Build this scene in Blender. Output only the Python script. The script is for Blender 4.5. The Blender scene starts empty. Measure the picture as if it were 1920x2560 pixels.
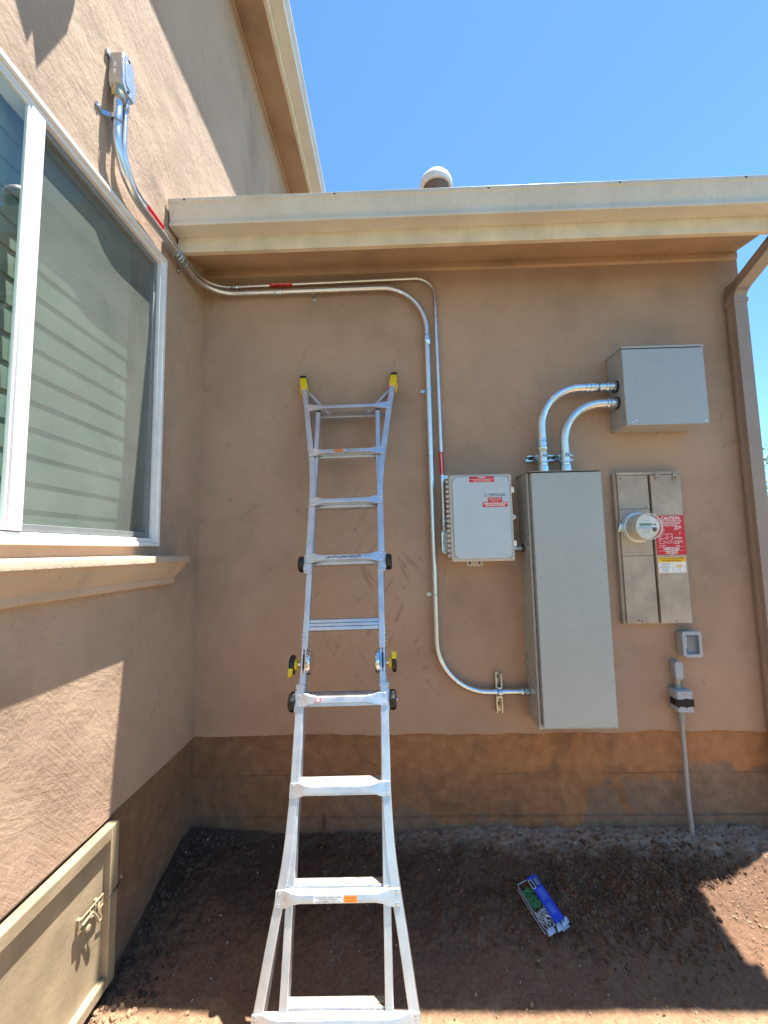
import bpy, bmesh, math, random
import numpy as np
from math import radians as rd, sin, cos, pi
from mathutils import Vector, Matrix, Euler
random.seed(7)
SC = bpy.context.scene
# ---------------------------------------------------------------- camera
cam = bpy.data.cameras.new('camera'); camo = bpy.data.objects.new('camera', cam); SC.collection.objects.link(camo)
cam.sensor_fit = 'HORIZONTAL'; cam.sensor_width = 36; cam.lens = 36 * 1040 / 1920
cam.clip_start = .05; cam.clip_end = 2000
p_, y_, r_ = rd(5.23), rd(1.28), rd(-1.19)
f_ = Vector((-sin(y_) * cos(p_), cos(y_) * cos(p_), sin(p_))); rt = Vector((cos(y_), sin(y_), 0)); up = rt.cross(f_)
R2 = rt * cos(r_) + up * sin(r_); U2 = -rt * sin(r_) + up * cos(r_)
camo.matrix_world = Matrix(((R2.x, U2.x, -f_.x, 1.275), (R2.y, U2.y, -f_.y, -2.7), (R2.z, U2.z, -f_.z, 1.714), (0, 0, 0, 1)))
SC.camera = camo
# ---------------------------------------------------------------- world, sun, exposure
SUN = Vector((1, .375, 4.0)).normalized()
W = bpy.data.worlds.new('World'); SC.world = W; W.use_nodes = True
nt = W.node_tree; nt.nodes.clear()
sky = nt.nodes.new('ShaderNodeTexSky'); sky.sky_type = 'NISHITA'; sky.sun_disc = False
sky.sun_elevation = math.asin(SUN.z); sky.sun_rotation = math.atan2(SUN.x, SUN.y)
sky.air_density = 1.0; sky.dust_density = .0; sky.ozone_density = 4; sky.altitude = 100
bg = nt.nodes.new('ShaderNodeBackground'); bg.inputs[1].default_value = .078
wo = nt.nodes.new('ShaderNodeOutputWorld'); tint = nt.nodes.new('ShaderNodeMix'); tint.data_type = 'RGBA'; tint.blend_type = 'MULTIPLY'; tint.inputs[0].default_value = 1
tint.inputs[7].default_value = (.74, 1.0, 1.04, 1); nt.links.new(sky.outputs[0], tint.inputs[6]); nt.links.new(tint.outputs[2], bg.inputs[0]); nt.links.new(bg.outputs[0], wo.inputs[0])
sl = bpy.data.lights.new('sun', 'SUN'); sl.energy = 5.0; sl.angle = rd(.5); sl.color = (1, .95, .87)
so = bpy.data.objects.new('sun', sl); SC.collection.objects.link(so); so.location = SUN * 30
so.rotation_euler = SUN.to_track_quat('Z', 'Y').to_euler()
SC.view_settings.view_transform = 'Standard'; SC.view_settings.look = 'None'
SC.view_settings.exposure = 1.75; SC.view_settings.gamma = 1
try: SC.cycles.max_bounces = 8
except Exception: pass

# ---------------------------------------------------------------- materials
def rgba(c): return (c[0], c[1], c[2], 1)
class NT:
    def __init__(s, name):
        s.m = bpy.data.materials.new(name); s.m.use_nodes = True; s.t = s.m.node_tree; s.b = s.t.nodes['Principled BSDF']
        s.out = s.t.nodes['Material Output']
    def n(s, typ, **k):
        x = s.t.nodes.new('ShaderNode' + typ)
        for a, v in k.items(): setattr(x, a, v)
        return x
    def l(s, a, b): s.t.links.new(a, b)
    def coord(s, scale=(1, 1, 1), rot=(0, 0, 0)):
        tc = s.n('TexCoord'); mp = s.n('Mapping'); s.l(tc.outputs['Object'], mp.inputs[0])
        mp.inputs['Scale'].default_value = scale; mp.inputs['Rotation'].default_value = rot; return mp.outputs[0]
    def coordr(s, scale=(1, 1, 1), rot=(0, 0, 0)):
        tc = s.n('TexCoord'); mp = s.n('Mapping', vector_type='TEXTURE'); s.l(tc.outputs['Object'], mp.inputs[0])
        mp.inputs['Scale'].default_value = tuple(1 / k for k in scale); mp.inputs['Rotation'].default_value = rot; return mp.outputs[0]
    def noise(s, scale, detail=4, rough=.55, dist=0, co=None):
        x = s.n('TexNoise'); x.inputs['Scale'].default_value = scale; x.inputs['Detail'].default_value = detail
        x.inputs['Roughness'].default_value = rough; x.inputs['Distortion'].default_value = dist
        s.l(co if co is not None else s.coord(), x.inputs['Vector']); return x.outputs[0]
    def ramp(s, fac, stops):
        x = s.n('ValToRGB'); s.l(fac, x.inputs[0]); e = x.color_ramp.elements
        e[0].position, e[0].color = stops[0][0], rgba(stops[0][1]); e[1].position, e[1].color = stops[-1][0], rgba(stops[-1][1])
        for p, c in stops[1:-1]: q = e.new(p); q.color = rgba(c)
        return x.outputs[0]
    def mix(s, f, a, b, mode='MIX'):
        x = s.n('Mix', data_type='RGBA', blend_type=mode)
        if isinstance(f, (int, float)): x.inputs[0].default_value = f
        else: s.l(f, x.inputs[0])
        for i, v in ((6, a), (7, b)):
            if isinstance(v, tuple): x.inputs[i].default_value = rgba(v)
            else: s.l(v, x.inputs[i])
        return x.outputs[2]
    def math(s, op, a, b=0., c=None):
        x = s.n('Math', operation=op)
        for i, v in enumerate((a, b)):
            if isinstance(v, (int, float)): x.inputs[i].default_value = v
            else: s.l(v, x.inputs[i])
        return x.outputs[0]
    def rng(s, v, a, b, c=0., d=1.):
        x = s.n('MapRange'); s.l(v, x.inputs[0])
        for i, q in enumerate((a, b, c, d)): x.inputs[i + 1].default_value = q
        return x.outputs[0]
    def bump(s, h, dist, strength=1., prev=None):
        x = s.n('Bump'); x.inputs['Distance'].default_value = dist; x.inputs['Strength'].default_value = strength
        s.l(h, x.inputs['Height'])
        if prev is not None: s.l(prev, x.inputs['Normal'])
        return x.outputs[0]
    def pos(s):
        g = s.n('NewGeometry'); x = s.n('SeparateXYZ'); s.l(g.outputs['Position'], x.inputs[0]); return x.outputs
    def fin(s, col=None, rough=None, nrm=None, metal=None):
        for k, v in (('Base Color', col), ('Roughness', rough), ('Normal', nrm), ('Metallic', metal)):
            if v is None: continue
            if isinstance(v, (int, float)): s.b.inputs[k].default_value = v
            elif isinstance(v, tuple): s.b.inputs[k].default_value = rgba(v)
            else: s.l(v, s.b.inputs[k])
        return s.m
def sc(c, k): return tuple(min(1, x * k) for x in c)
def plain(name, c, rough=.5, metal=0., var=.1, vs=18, bump=0., bs=200, rv=.08):
    N = NT(name); a = N.noise(vs, 5)
    col = N.ramp(a, [(.3, sc(c, 1 - var)), (.7, sc(c, 1 + var))])
    r = N.rng(N.noise(vs * 2.3, 4), .3, .7, max(.02, rough - rv), min(1, rough + rv))
    nr = N.bump(N.noise(bs, 2), bump) if bump else None
    return N.fin(col, r, nr, metal)
STC = (.395, .268, .187)
def stucco(name, c, coarse=1., splash=0., seed=0., trowel=1.):
    N = NT(name)
    big = N.noise(1.1, 4, .6, .4, N.coord(rot=(0, 0, seed)))
    med = N.noise(6, 5, .6)
    col = N.ramp(big, [(.30, sc(c, .72)), (.5, c), (.70, sc(c, 1.18))])
    col = N.mix(N.rng(med, .35, .75, 0, .5), col, sc((c[0] * 1.05, c[1] * 1.06, c[2] * 1.12), 1.1))
    # thin scuffs and smears
    s1 = N.noise(5, 6, .7, 1.2, N.coordr((3.5, 3.5, .8), (0.6, .5, .3)))
    col = N.mix(N.rng(s1, .60, .68, 0, .42), col, sc(c, .55))
    s2 = N.noise(9, 6, .75, .8, N.coordr((1, 1, 2.6), (.9, .7, .1)))
    col = N.mix(N.rng(s2, .64, .70, 0, .35), col, sc((c[0], c[1] * 1.05, c[2] * 1.1), 1.35))
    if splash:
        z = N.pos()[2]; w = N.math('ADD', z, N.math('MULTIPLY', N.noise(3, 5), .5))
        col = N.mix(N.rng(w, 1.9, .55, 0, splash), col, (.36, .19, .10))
    if name == 'stucco_back':   # brown rubbed marks where ladders and hands have scraped the wall
        P = N.pos(); reg = N.math('MULTIPLY', N.rng(P[0], .55, 1.1), N.math('MULTIPLY', N.rng(P[0], 1.8, 1.45), N.math('MULTIPLY', N.rng(P[2], 2.3, 1.6), N.rng(P[2], .7, .95))))
        for i_, (ro_, th_) in enumerate(((-.55, .615), (.5, .63), (-1.0, .63))):
            sv_ = N.noise(1, 4, .55, .9, N.coordr((19, 19, 3.4), (0, ro_, .2 * i_)))
            col = N.mix(N.math('MULTIPLY', reg, N.rng(sv_, th_, th_ + .05, 0, .38)), col, (.20, .105, .055))
        cr = N.noise(1, 3, .5, 2.2, N.coordr((3, 3, 3), (0, .5, 0))); cl = N.math('ABSOLUTE', N.math('SUBTRACT', cr, .5))
        col = N.mix(N.math('MULTIPLY', N.rng(cl, .0, .0022, .35, 0), N.rng(N.noise(1.3, 2), .5, .6)), col, (.12, .075, .05))
    grain = N.noise(260, 3, .7); mid = N.noise(38, 5, .65)
    nrm = N.bump(grain, .0006 * coarse); nrm = N.bump(mid, .0035 * coarse, 1, nrm)
    t = None
    for i, (ro, scl) in enumerate(((.75, 52), (-.45, 40), (1.2, 60))):
        v = N.noise(1, 5, .66, .5, N.coordr((scl, scl, 4.0), (ro, 0, 0) if 'left' in name else (0, ro, 0)))
        mk = N.rng(N.noise(1.7 + i * .6, 2, .5, 0, N.coord((1, 1, 1), (i, i * .7, 2 * i))), .42, .58)
        v = N.math('MULTIPLY', v, mk); t = v if t is None else N.math('ADD', t, v)
    nrm = N.bump(t, .0023 * trowel * coarse, 1, nrm)
    nrm = N.bump(N.noise(3.2, 3, .5), .02 * coarse, .7, nrm)
    return N.fin(col, .92, nrm)
M = {}
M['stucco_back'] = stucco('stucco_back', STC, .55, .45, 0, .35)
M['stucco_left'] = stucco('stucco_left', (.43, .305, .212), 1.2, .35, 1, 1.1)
M['soffit'] = stucco('soffit_stucco', (.44, .29, .175), .5, 0, 2, .4)
def foundation():
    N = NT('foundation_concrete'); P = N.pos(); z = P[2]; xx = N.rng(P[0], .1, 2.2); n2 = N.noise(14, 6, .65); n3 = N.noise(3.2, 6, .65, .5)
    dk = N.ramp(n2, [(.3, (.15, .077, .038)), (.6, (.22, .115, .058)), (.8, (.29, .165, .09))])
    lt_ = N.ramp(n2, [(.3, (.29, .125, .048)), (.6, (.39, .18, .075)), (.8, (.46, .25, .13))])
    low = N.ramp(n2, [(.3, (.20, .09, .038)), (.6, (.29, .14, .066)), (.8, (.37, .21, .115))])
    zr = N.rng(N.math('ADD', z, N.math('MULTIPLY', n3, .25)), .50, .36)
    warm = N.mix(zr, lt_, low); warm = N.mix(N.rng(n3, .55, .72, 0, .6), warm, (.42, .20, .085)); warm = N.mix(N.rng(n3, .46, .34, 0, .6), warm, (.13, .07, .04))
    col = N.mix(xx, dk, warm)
    pn = N.noise(1.25, 7, .6, .25); e = N.math('ADD', pn, N.math('MULTIPLY', N.math('SUBTRACT', .36, z), .55)); gm = N.math('MULTIPLY', N.rng(e, .615, .63), N.rng(z, .40, .37))
    gm = N.math('MULTIPLY', gm, N.rng(P[0], .5, 1.2, .35, 1.))
    col = N.mix(N.math('MULTIPLY', gm, .6), col, N.ramp(n2, [(.3, (.13, .10, .075)), (.7, (.21, .165, .125))]))
    col = N.mix(N.rng(N.noise(45, 4, .7), .66, .72, 0, .7), col, (.05, .03, .02))
    sn = N.math('ABSOLUTE', N.math('SUBTRACT', N.math('ADD', z, N.math('MULTIPLY', N.noise(5, 3), .02)), .335))
    ln = N.math('MULTIPLY', N.rng(sn, .0, .006, 1, 0), N.rng(N.noise(2, 4), .4, .6)); col = N.mix(N.math('MULTIPLY', ln, .35), col, (.06, .035, .02))
    nrm = N.bump(N.noise(120, 4, .7), .002); nrm = N.bump(N.noise(18, 5, .6), .008, 1, nrm)
    nrm = N.bump(gm, .0025, 1, nrm); nrm = N.bump(N.math('SUBTRACT', 1., ln), .003, 1, nrm)
    return N.fin(col, .95, nrm)
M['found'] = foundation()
def dirt():
    N = NT('dirt'); P = N.pos(); x, y = P[0], P[1]
    n = N.noise(3.0, 6, .62, .3); f = N.noise(60, 6, .7); g = N.noise(9, 6, .65)
    dry = N.ramp(f, [(.3, (.26, .15, .08)), (.55, (.36, .225, .125)), (.75, (.46, .32, .20))])  # dry dirt, sunlight put into its paler tone
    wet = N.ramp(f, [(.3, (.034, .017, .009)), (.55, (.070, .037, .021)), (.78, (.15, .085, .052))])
    mid = N.ramp(f, [(.3, (.13, .067, .037)), (.55, (.19, .104, .060)), (.8, (.27, .155, .095))])
    grey = N.ramp(f, [(.3, (.23, .165, .12)), (.6, (.39, .30, .225)), (.8, (.50, .40, .32))])
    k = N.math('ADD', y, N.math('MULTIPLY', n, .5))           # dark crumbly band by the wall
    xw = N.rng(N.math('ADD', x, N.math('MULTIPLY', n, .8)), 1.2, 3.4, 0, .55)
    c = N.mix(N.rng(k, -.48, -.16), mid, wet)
    c = N.mix(xw, c, mid)
    kg = N.math('ADD', N.math('ADD', y, N.math('MULTIPLY', g, .34)), N.rng(x, 1.0, 2.6, -.10, -.02))
    c = N.mix(N.math('MULTIPLY', N.rng(kg, -.10, .02), N.rng(x, .9, 1.6, .12, .85)), c, grey)
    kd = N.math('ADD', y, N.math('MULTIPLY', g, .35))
    c = N.mix(N.rng(kd, -.62, -.80), c, dry)  # sunlit tone laid out past the eave's shadow edge
    far_dark = N.ramp(N.noise(4, 5), [(.3, (.05, .06, .035)), (.7, (.11, .11, .07))])  # unseen far ground, toned dark to cut warm bounce onto the walls
    c = N.mix(N.rng(y, -2.7, -3.3), c, far_dark); c = N.mix(N.rng(x, 6., 7.), c, far_dark)
    nrm = N.bump(N.noise(340, 3, .7), .0012); nrm = N.bump(f, .006, 1, nrm)
    return N.fin(c, .97, nrm)
M['dirt'] = dirt()
def clodm(name, a, b, sc_=25):
    N = NT(name); c = N.ramp(N.noise(sc_, 4), [(.3, a), (.7, b)])
    return N.fin(c, .96, N.bump(N.noise(150, 3, .7), .0015))
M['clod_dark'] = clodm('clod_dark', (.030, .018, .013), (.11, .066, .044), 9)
M['clod_dry_lit'] = clodm('clod_dry_lit', (.22, .13, .075), (.42, .28, .17), 9)  # dry crumbs, brightened in colour to read as sunlit
M['pebble'] = clodm('pebble', (.2, .17, .14), (.5, .46, .4), 60)
M['straw'] = clodm('straw', (.10, .065, .035), (.36, .27, .16), 9)
def galv(name, c=(.62, .66, .70), rough=.26, var=.14, streak=True, met=1.):
    N = NT(name)
    a = N.noise(30, 5, .6); s = N.noise(14, 4, .7, 0, N.coord((1, 1, .35)))
    col = N.ramp(a, [(.3, sc(c, 1 - var * .5)), (.7, sc(c, 1 + var * .5))]); col = N.mix(N.rng(s, .60, .75, 0, .25), col, sc(c, .7))
    r = N.rng(N.noise(22, 5, .7), .3, .7, rough - .05, rough + .09)
    return N.fin(col, r, N.bump(N.noise(14, 2), .0004), met)
M['galv'] = galv('galvanised_steel', (.70, .73, .76), .30)
M['zinc'] = galv('zinc_casting', (.58, .66, .72), .22, .2)
M['strut'] = galv('strut_steel', (.50, .50, .44), .38, .2)
M['cast'] = galv('cast_aluminium', (.55, .55, .55), .42, .12)
def alu():
    N = NT('ladder_aluminium'); a = N.noise(8, 5, .65); b = N.noise(55, 5, .7, .5, N.coord((1, 1, .3)))
    col = N.ramp(a, [(.3, (.57, .58, .60)), (.7, (.75, .76, .78))])
    col = N.mix(N.rng(b, .58, .72, 0, .45), col, (.34, .33, .33))
    r = N.rng(N.noise(26, 5, .7), .3, .7, .27, .5)
    return N.fin(col, r, N.bump(N.noise(18, 4), .0008), .88)
M['alu'] = alu()
def tread():
    N = NT('ladder_tread_dirty'); b = N.noise(14, 6, .8, .4, N.coord((1, 9, 9)))
    col = N.ramp(b, [(.42, (.50, .50, .50)), (.54, (.34, .31, .27)), (.64, (.13, .085, .055))])
    return N.fin(col, N.rng(b, .4, .7, .35, .8), N.bump(N.noise(60, 4), .0006), .45)
M['tread'] = tread()
M['cab'] = plain('cabinet_grey_paint', (.36, .395, .395), .28, 0, .03, 3, .0003, 500)
M['box'] = plain('box_grey_paint', (.36, .40, .43), .30, 0, .03, 3, .0003, 500)
M['lid'] = plain('lid_grey_plastic', (.46, .54, .61), .26, 0, .04, 4, .0002, 300)
M['base_pl'] = plain('enclosure_plastic', (.52, .49, .45), .45, 0, .06, 12)
M['meterpan'] = plain('meter_panel_beige', (.40, .33, .26), .5, .0, .2, 8, .0004, 300)
M['gutter'] = plain('gutter_enamel', (.52, .48, .42), .36, 0, .12, 5, .0004, 60)
def gutm():
    N = NT('gutter_enamel_streaked'); st_ = N.noise(1, 4, .7, 0, N.coord((55, 55, 2.5))); b_ = N.noise(3.5, 5, .6)
    c = N.ramp(b_, [(.3, (.58, .53, .45)), (.7, (.68, .64, .56))]); c = N.mix(N.rng(st_, .52, .70, 0, .22), c, (.40, .31, .19))
    c = N.mix(N.rng(N.noise(60, 3, .7), .70, .74, 0, .8), c, (.12, .07, .04))
    return N.fin(c, N.rng(b_, .3, .7, .30, .5), N.bump(N.noise(40, 3), .0005))
M['gutter'] = gutm()
M['fascia'] = plain('fascia_paint', (.68, .58, .42), .65, 0, .14, 7, .0015, 60)
M['dsp'] = plain('downspout_enamel', (.31, .24, .20), .42, 0, .08, 6)
M['white'] = plain('white_vinyl', (.78, .78, .77), .35, 0, .05, 10)
M['hatch'] = plain('hatch_paint', (.33, .255, .16), .55, 0, .2, 7, .0012, 50)
M['black'] = plain('black_plastic', (.010, .010, .011), .35, 0, .1)
M['tape'] = plain('black_tape', (.012, .009, .007), .8, 0, .3, 40, .001, 120)
M['yellow'] = plain('yellow_plastic', (.80, .56, .01), .35, 0, .06)
M['red'] = plain('red_label', (.58, .008, .018), .4, 0, .05)
M['redw'] = plain('red_lettering', (.62, .05, .05), .5)
M['orange'] = plain('orange_label', (.85, .20, .02), .45)
M['ink'] = plain('dark_ink', (.03, .035, .04), .5)
M['inkg'] = plain('grey_ink', (.05, .08, .12), .5)
M['wl'] = plain('white_label', (.80, .80, .78), .45, 0, .04)
M['silver_label'] = plain('silver_label', (.55, .56, .58), .4, .3, .12, 60)
M['amber'] = plain('amber_label', (.85, .50, .01), .45)
M['brass'] = plain('label_brown_ink', (.30, .15, .0), .5)
M['gold'] = plain('dichromate_lip', (.48, .43, .28), .35, .9)
M['pvc'] = plain('grey_pvc', (.30, .29, .28), .42, 0, .07, 10)
M['pvcb'] = plain('grey_pvc_box', (.34, .37, .41), .42, 0, .05, 10)
M['rub'] = plain('rubber_ring', (.015, .015, .015), .6)
M['roof'] = plain('roof_shingle', (.16, .13, .11), .9, 0, .3, 30, .004, 60)
M['room'] = plain('room_wall', (.25, .25, .24), .8)
M['blind'] = plain('blind_slats', (.33, .37, .335), .5, 0, .03)
M['blue'] = plain('blue_card', (.006, .07, .62), .35, 0, .06)
M['bluel'] = plain('pale_blue_print', (.25, .42, .85), .5)
M['green'] = plain('green_plastic', (.005, .20, .07), .4, 0, .3, 60)
M['screwm'] = plain('screw_steel', (.75, .78, .82), .2, 1)
M['screwp'] = plain('bright_screws', (.66, .72, .78), .25, .35)
M['lcd'] = plain('lcd', (.10, .14, .12), .15)
M['face'] = plain('meter_face', (.78, .78, .74), .4)
M['ringm'] = plain('meter_ring_metal', (.66, .67, .67), .38, .5, .05)
M['vent'] = plain('vent_brown', (.16, .11, .09), .6)
M['ventc'] = plain('vent_cap', (.78, .78, .76), .4, .0, .05)
M['bark'] = plain('bark', (.10, .07, .05), .9, 0, .3, 20, .01, 30)
def leafm():
    N = NT('leaves'); c = N.ramp(N.noise(2.2, 3), [(.3, (.03, .07, .012)), (.7, (.10, .17, .03))]); N.b.inputs['Specular IOR Level'].default_value = .3
    return N.fin(c, .55)
M['leaf'] = leafm()
def glass(name, tint=(.85, .93, .90), ior=1.5, rough=.0, base=.0, gl=(1, 1, 1)):
    N = NT(name); N.t.nodes.remove(N.b)
    tr = N.n('BsdfTransparent'); tr.inputs[0].default_value = rgba(tint)
    g = N.n('BsdfGlossy'); g.inputs['Roughness'].default_value = rough; g.inputs[0].default_value = rgba(gl)
    fr = N.n('Fresnel'); fr.inputs[0].default_value = ior
    mx = N.n('MixShader'); f = N.math('ADD', N.math('MULTIPLY', fr.outputs[0], 1.6), base); ge = N.n('NewGeometry'); f = N.math('MULTIPLY', f, N.math('SUBTRACT', 1., ge.outputs['Backfacing']))
    N.l(f, mx.inputs[0]); N.l(tr.outputs[0], mx.inputs[1]); N.l(g.outputs[0], mx.inputs[2]); N.l(mx.outputs[0], N.out.inputs[0])
    return N.m
M['pane'] = glass('window_glass', (.84, .96, .90), 1.45, 0, .03)
M['clear'] = glass('clear_plastic', (.90, .92, .95), 1.4, .06, .0)
M['cover'] = plain('cast_cover', (.50, .56, .62), .32, .55, .06, 20)
M['milky'] = plain('milky_edge', (.42, .48, .58), .25, 0, .15, 60)
M['dome'] = glass('meter_glass', (.93, .93, .9), 1.4, .03, .02)
def screen():
    N = NT('insect_screen'); N.t.nodes.remove(N.b)
    tr = N.n('BsdfTransparent'); d = N.n('BsdfDiffuse'); mx = N.n('MixShader')
    c = N.ramp(N.noise(2.5, 4), [(.3, (.17, .19, .165)), (.7, (.25, .27, .24))]); N.l(c, d.inputs[0])
    N.l(N.rng(N.noise(6, 4), .3, .7, .50, .62), mx.inputs[0]); N.l(tr.outputs[0], mx.inputs[1]); N.l(d.outputs[0], mx.inputs[2]); N.l(mx.outputs[0], N.out.inputs[0])
    return N.m
M['screen'] = screen()

# ---------------------------------------------------------------- mesh helpers
class MB:
    def __init__(s): s.v = []; s.f = []
    def add(s, vs, fs):
        o = len(s.v); s.v += [tuple(v) for v in vs]; s.f += [tuple(i + o for i in f) for f in fs]; return s
    def box(s, x0, x1, y0, y1, z0, z1):
        vs = [(x, y, z) for z in (z0, z1) for y in (y0, y1) for x in (x0, x1)]
        return s.add(vs, [(0, 2, 3, 1), (4, 5, 7, 6), (0, 1, 5, 4), (1, 3, 7, 5), (3, 2, 6, 7), (2, 0, 4, 6)])
    def prism(s, poly, a, b, axis='y'):      # poly = 2D outline, extruded from a to b along axis
        n = len(poly)
        def q(p, t): return {'y': (p[0], t, p[1]), 'x': (t, p[0], p[1]), 'z': (p[0], p[1], t)}[axis]
        vs = [q(p, a) for p in poly] + [q(p, b) for p in poly]
        fs = [tuple(range(n - 1, -1, -1)), tuple(range(n, 2 * n))] + [(i, (i + 1) % n, n + (i + 1) % n, n + i) for i in range(n)]
        return s.add(vs, fs)
    def frames(s, pts):
        P = [Vector(p) for p in pts]; T = []
        for i in range(len(P)):
            a = P[max(0, i - 1)]; b = P[min(len(P) - 1, i + 1)]; T.append((b - a).normalized())
        u = T[0].orthogonal().normalized(); F = []
        for t in T:
            u = (u - t * u.dot(t)).normalized(); F.append((u, t.cross(u)))
        return P, F
    def tube(s, pts, r, seg=16, cap=True):
        P, F = s.frames(pts); R = r if isinstance(r, (list, tuple)) else [r] * len(P)
        vs = []; fs = []
        for p, (u, v), q in zip(P, F, R):
            for k in range(seg):
                a = 2 * pi * k / seg; vs.append(p + (u * cos(a) + v * sin(a)) * q)
        for i in range(len(P) - 1):
            for k in range(seg):
                a = i * seg + k; b = i * seg + (k + 1) % seg; fs.append((a, b, b + seg, a + seg))
        if cap: fs += [tuple(range(seg - 1, -1, -1)), tuple(range((len(P) - 1) * seg, len(P) * seg))]
        return s.add(vs, fs)
    def lathe(s, base, axis, prof, seg=24, cap=True):   # prof = [(t, r)] along axis
        a = Vector(axis).normalized(); b = Vector(base); u = a.orthogonal().normalized(); v = a.cross(u); vs = []; fs = []
        for t, r in prof:
            for k in range(seg):
                q = 2 * pi * k / seg; vs.append(b + a * t + (u * cos(q) + v * sin(q)) * r)
        for i in range(len(prof) - 1):
            for k in range(seg):
                x = i * seg + k; y = i * seg + (k + 1) % seg; fs.append((x, y, y + seg, x + seg))
        if cap: fs += [tuple(range(seg - 1, -1, -1)), tuple(range((len(prof) - 1) * seg, len(prof) * seg))]
        return s.add(vs, fs)
    def loft(s, secs, cap=True):
        n = len(secs[0]); vs = [v for q in secs for v in q]; fs = []
        for i in range(len(secs) - 1):
            for k in range(n): a = i * n + k; b = i * n + (k + 1) % n; fs.append((a, b, b + n, a + n))
        if cap: fs += [tuple(range(n - 1, -1, -1)), tuple(range((len(secs) - 1) * n, len(secs) * n))]
        return s.add(vs, fs)
def fillet(pts, radii, n=10):
    P = [Vector(p) for p in pts]; out = [P[0]]
    for i in range(1, len(P) - 1):
        a, b, c = P[i - 1], P[i], P[i + 1]; r = radii[i - 1]
        d1 = (a - b).normalized(); d2 = (c - b).normalized(); ang = d1.angle(d2)
        if ang > 3.12 or r <= 0: out.append(b); continue
        t = r / math.tan(ang / 2); s0 = b + d1 * t; s1 = b + d2 * t
        bis = (d1 + d2).normalized(); cen = b + bis * (r / sin(ang / 2)); v0 = s0 - cen; v1 = s1 - cen; th = v0.angle(v1)
        for k in range(n + 1):
            w = k / n; out.append(cen + (v0 * sin((1 - w) * th) + v1 * sin(w * th)) / sin(th))
    out.append(P[-1]); return out
def rrect(x0, x1, z0, z1, r, n=5):
    o = []
    for cx, cz, a0 in ((x1 - r, z1 - r, 0), (x0 + r, z1 - r, 90), (x0 + r, z0 + r, 180), (x1 - r, z0 + r, 270)):
        for k in range(n + 1): a = rd(a0 + 90 * k / n); o.append((cx + r * cos(a), cz + r * sin(a)))
    return o
ORG = {}
def thing(name, label, cat, loc, group=None, kind=None):
    o = bpy.data.objects.new(name, None); SC.collection.objects.link(o); o.location = loc; o.empty_display_size = .1
    o['label'] = label; o['category'] = cat
    if group: o['group'] = group
    if kind: o['kind'] = kind
    ORG[o.name] = Vector(loc); return o
def part(name, mb, mat, parent=None, bevel=0., seg=2, ang=38, label=None, flat=False):
    me = bpy.data.meshes.new(name); org = ORG[parent.name] if parent else Vector((0, 0, 0))
    me.from_pydata([Vector(v) - org for v in mb.v], [], mb.f)
    if name not in ('pane', 'screen_mesh'): bm = bmesh.new(); bm.from_mesh(me); bmesh.ops.recalc_face_normals(bm, faces=bm.faces); bm.to_mesh(me); bm.free()
    o = bpy.data.objects.new(name, me); SC.collection.objects.link(o)
    me.materials.append(M[mat] if isinstance(mat, str) else mat)
    if not flat:
        me.polygons.foreach_set('use_smooth', [True] * len(me.polygons)); me.set_sharp_from_angle(angle=rd(ang))
    if bevel:
        b = o.modifiers.new('edge', 'BEVEL'); b.width = bevel; b.segments = seg; b.limit_method = 'ANGLE'; b.angle_limit = rd(40)
    if parent: o.parent = parent; ORG[o.name] = org
    else: ORG[o.name] = org
    if label: o['label'] = label
    return o
def tag(o, label, cat=None, group=None, kind=None):
    if label: o['label'] = label
    if cat: o['category'] = cat
    if group: o['group'] = group
    if kind: o['kind'] = kind
    return o
def text_mb(lines, size, cx, cz, y, mb=None, gap=1.15, bold=0., rot=0., plane='y', width=None, align='CENTER'):
    """flat lettering in the plane facing -Y (or +X); lines listed top to bottom, centred on cx, cz"""
    mb = mb or MB()
    for i, ln in enumerate(lines):
        cu = bpy.data.curves.new('t', 'FONT'); cu.body = ln; cu.size = size; cu.align_x = align; cu.align_y = 'CENTER'; cu.offset = bold; cu.resolution_u = 3
        to = bpy.data.objects.new('t', cu); SC.collection.objects.link(to)
        bpy.context.view_layer.update(); me = bpy.data.meshes.new_from_object(to.evaluated_get(bpy.context.evaluated_depsgraph_get()))
        k = 1.
        if width and len(me.vertices):
            xs = [v.co.x for v in me.vertices]; w = width if not isinstance(width, (list, tuple)) else width[i]; k = w / max(1e-6, max(xs) - min(xs))
        oz = -(i - (len(lines) - 1) / 2) * size * gap; vs = []
        for v in me.vertices:
            a, b = v.co.x * k, v.co.y + oz; a, b = a * cos(rot) - b * sin(rot), a * sin(rot) + b * cos(rot)
            vs.append((cx + a, y, cz + b) if plane == 'y' else (y, cx + a, cz + b) if plane == 'x' else (cx + a, cz + b, y))
        mb.add(vs, [tuple(p.vertices) for p in me.polygons])
        bpy.data.objects.remove(to); bpy.data.curves.remove(cu); bpy.data.meshes.remove(me)
    return mb

# ---------------------------------------------------------------- numpy noise
_rs = np.random.RandomState(3); _LAT = _rs.rand(256, 256)
def vnoise(x, y):
    xi = np.floor(x).astype(int); yi = np.floor(y).astype(int); fx = x - xi; fy = y - yi
    fx = fx * fx * (3 - 2 * fx); fy = fy * fy * (3 - 2 * fy)
    g = lambda a, b: _LAT[a & 255, b & 255]
    return (g(xi, yi) * (1 - fx) + g(xi + 1, yi) * fx) * (1 - fy) + (g(xi, yi + 1) * (1 - fx) + g(xi + 1, yi + 1) * fx) * fy
def fbm(x, y, o=5, g=.5):
    s = 0; a = 1; t = 0
    for i in range(o): s = s + a * (vnoise(x * 2 ** i + 17 * i, y * 2 ** i + 31 * i) - .5); t += a; a *= g
    return s / t
def sm(a, b, x): t = np.clip((x - a) / (b - a), 0, 1); return t * t * (3 - 2 * t)

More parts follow.
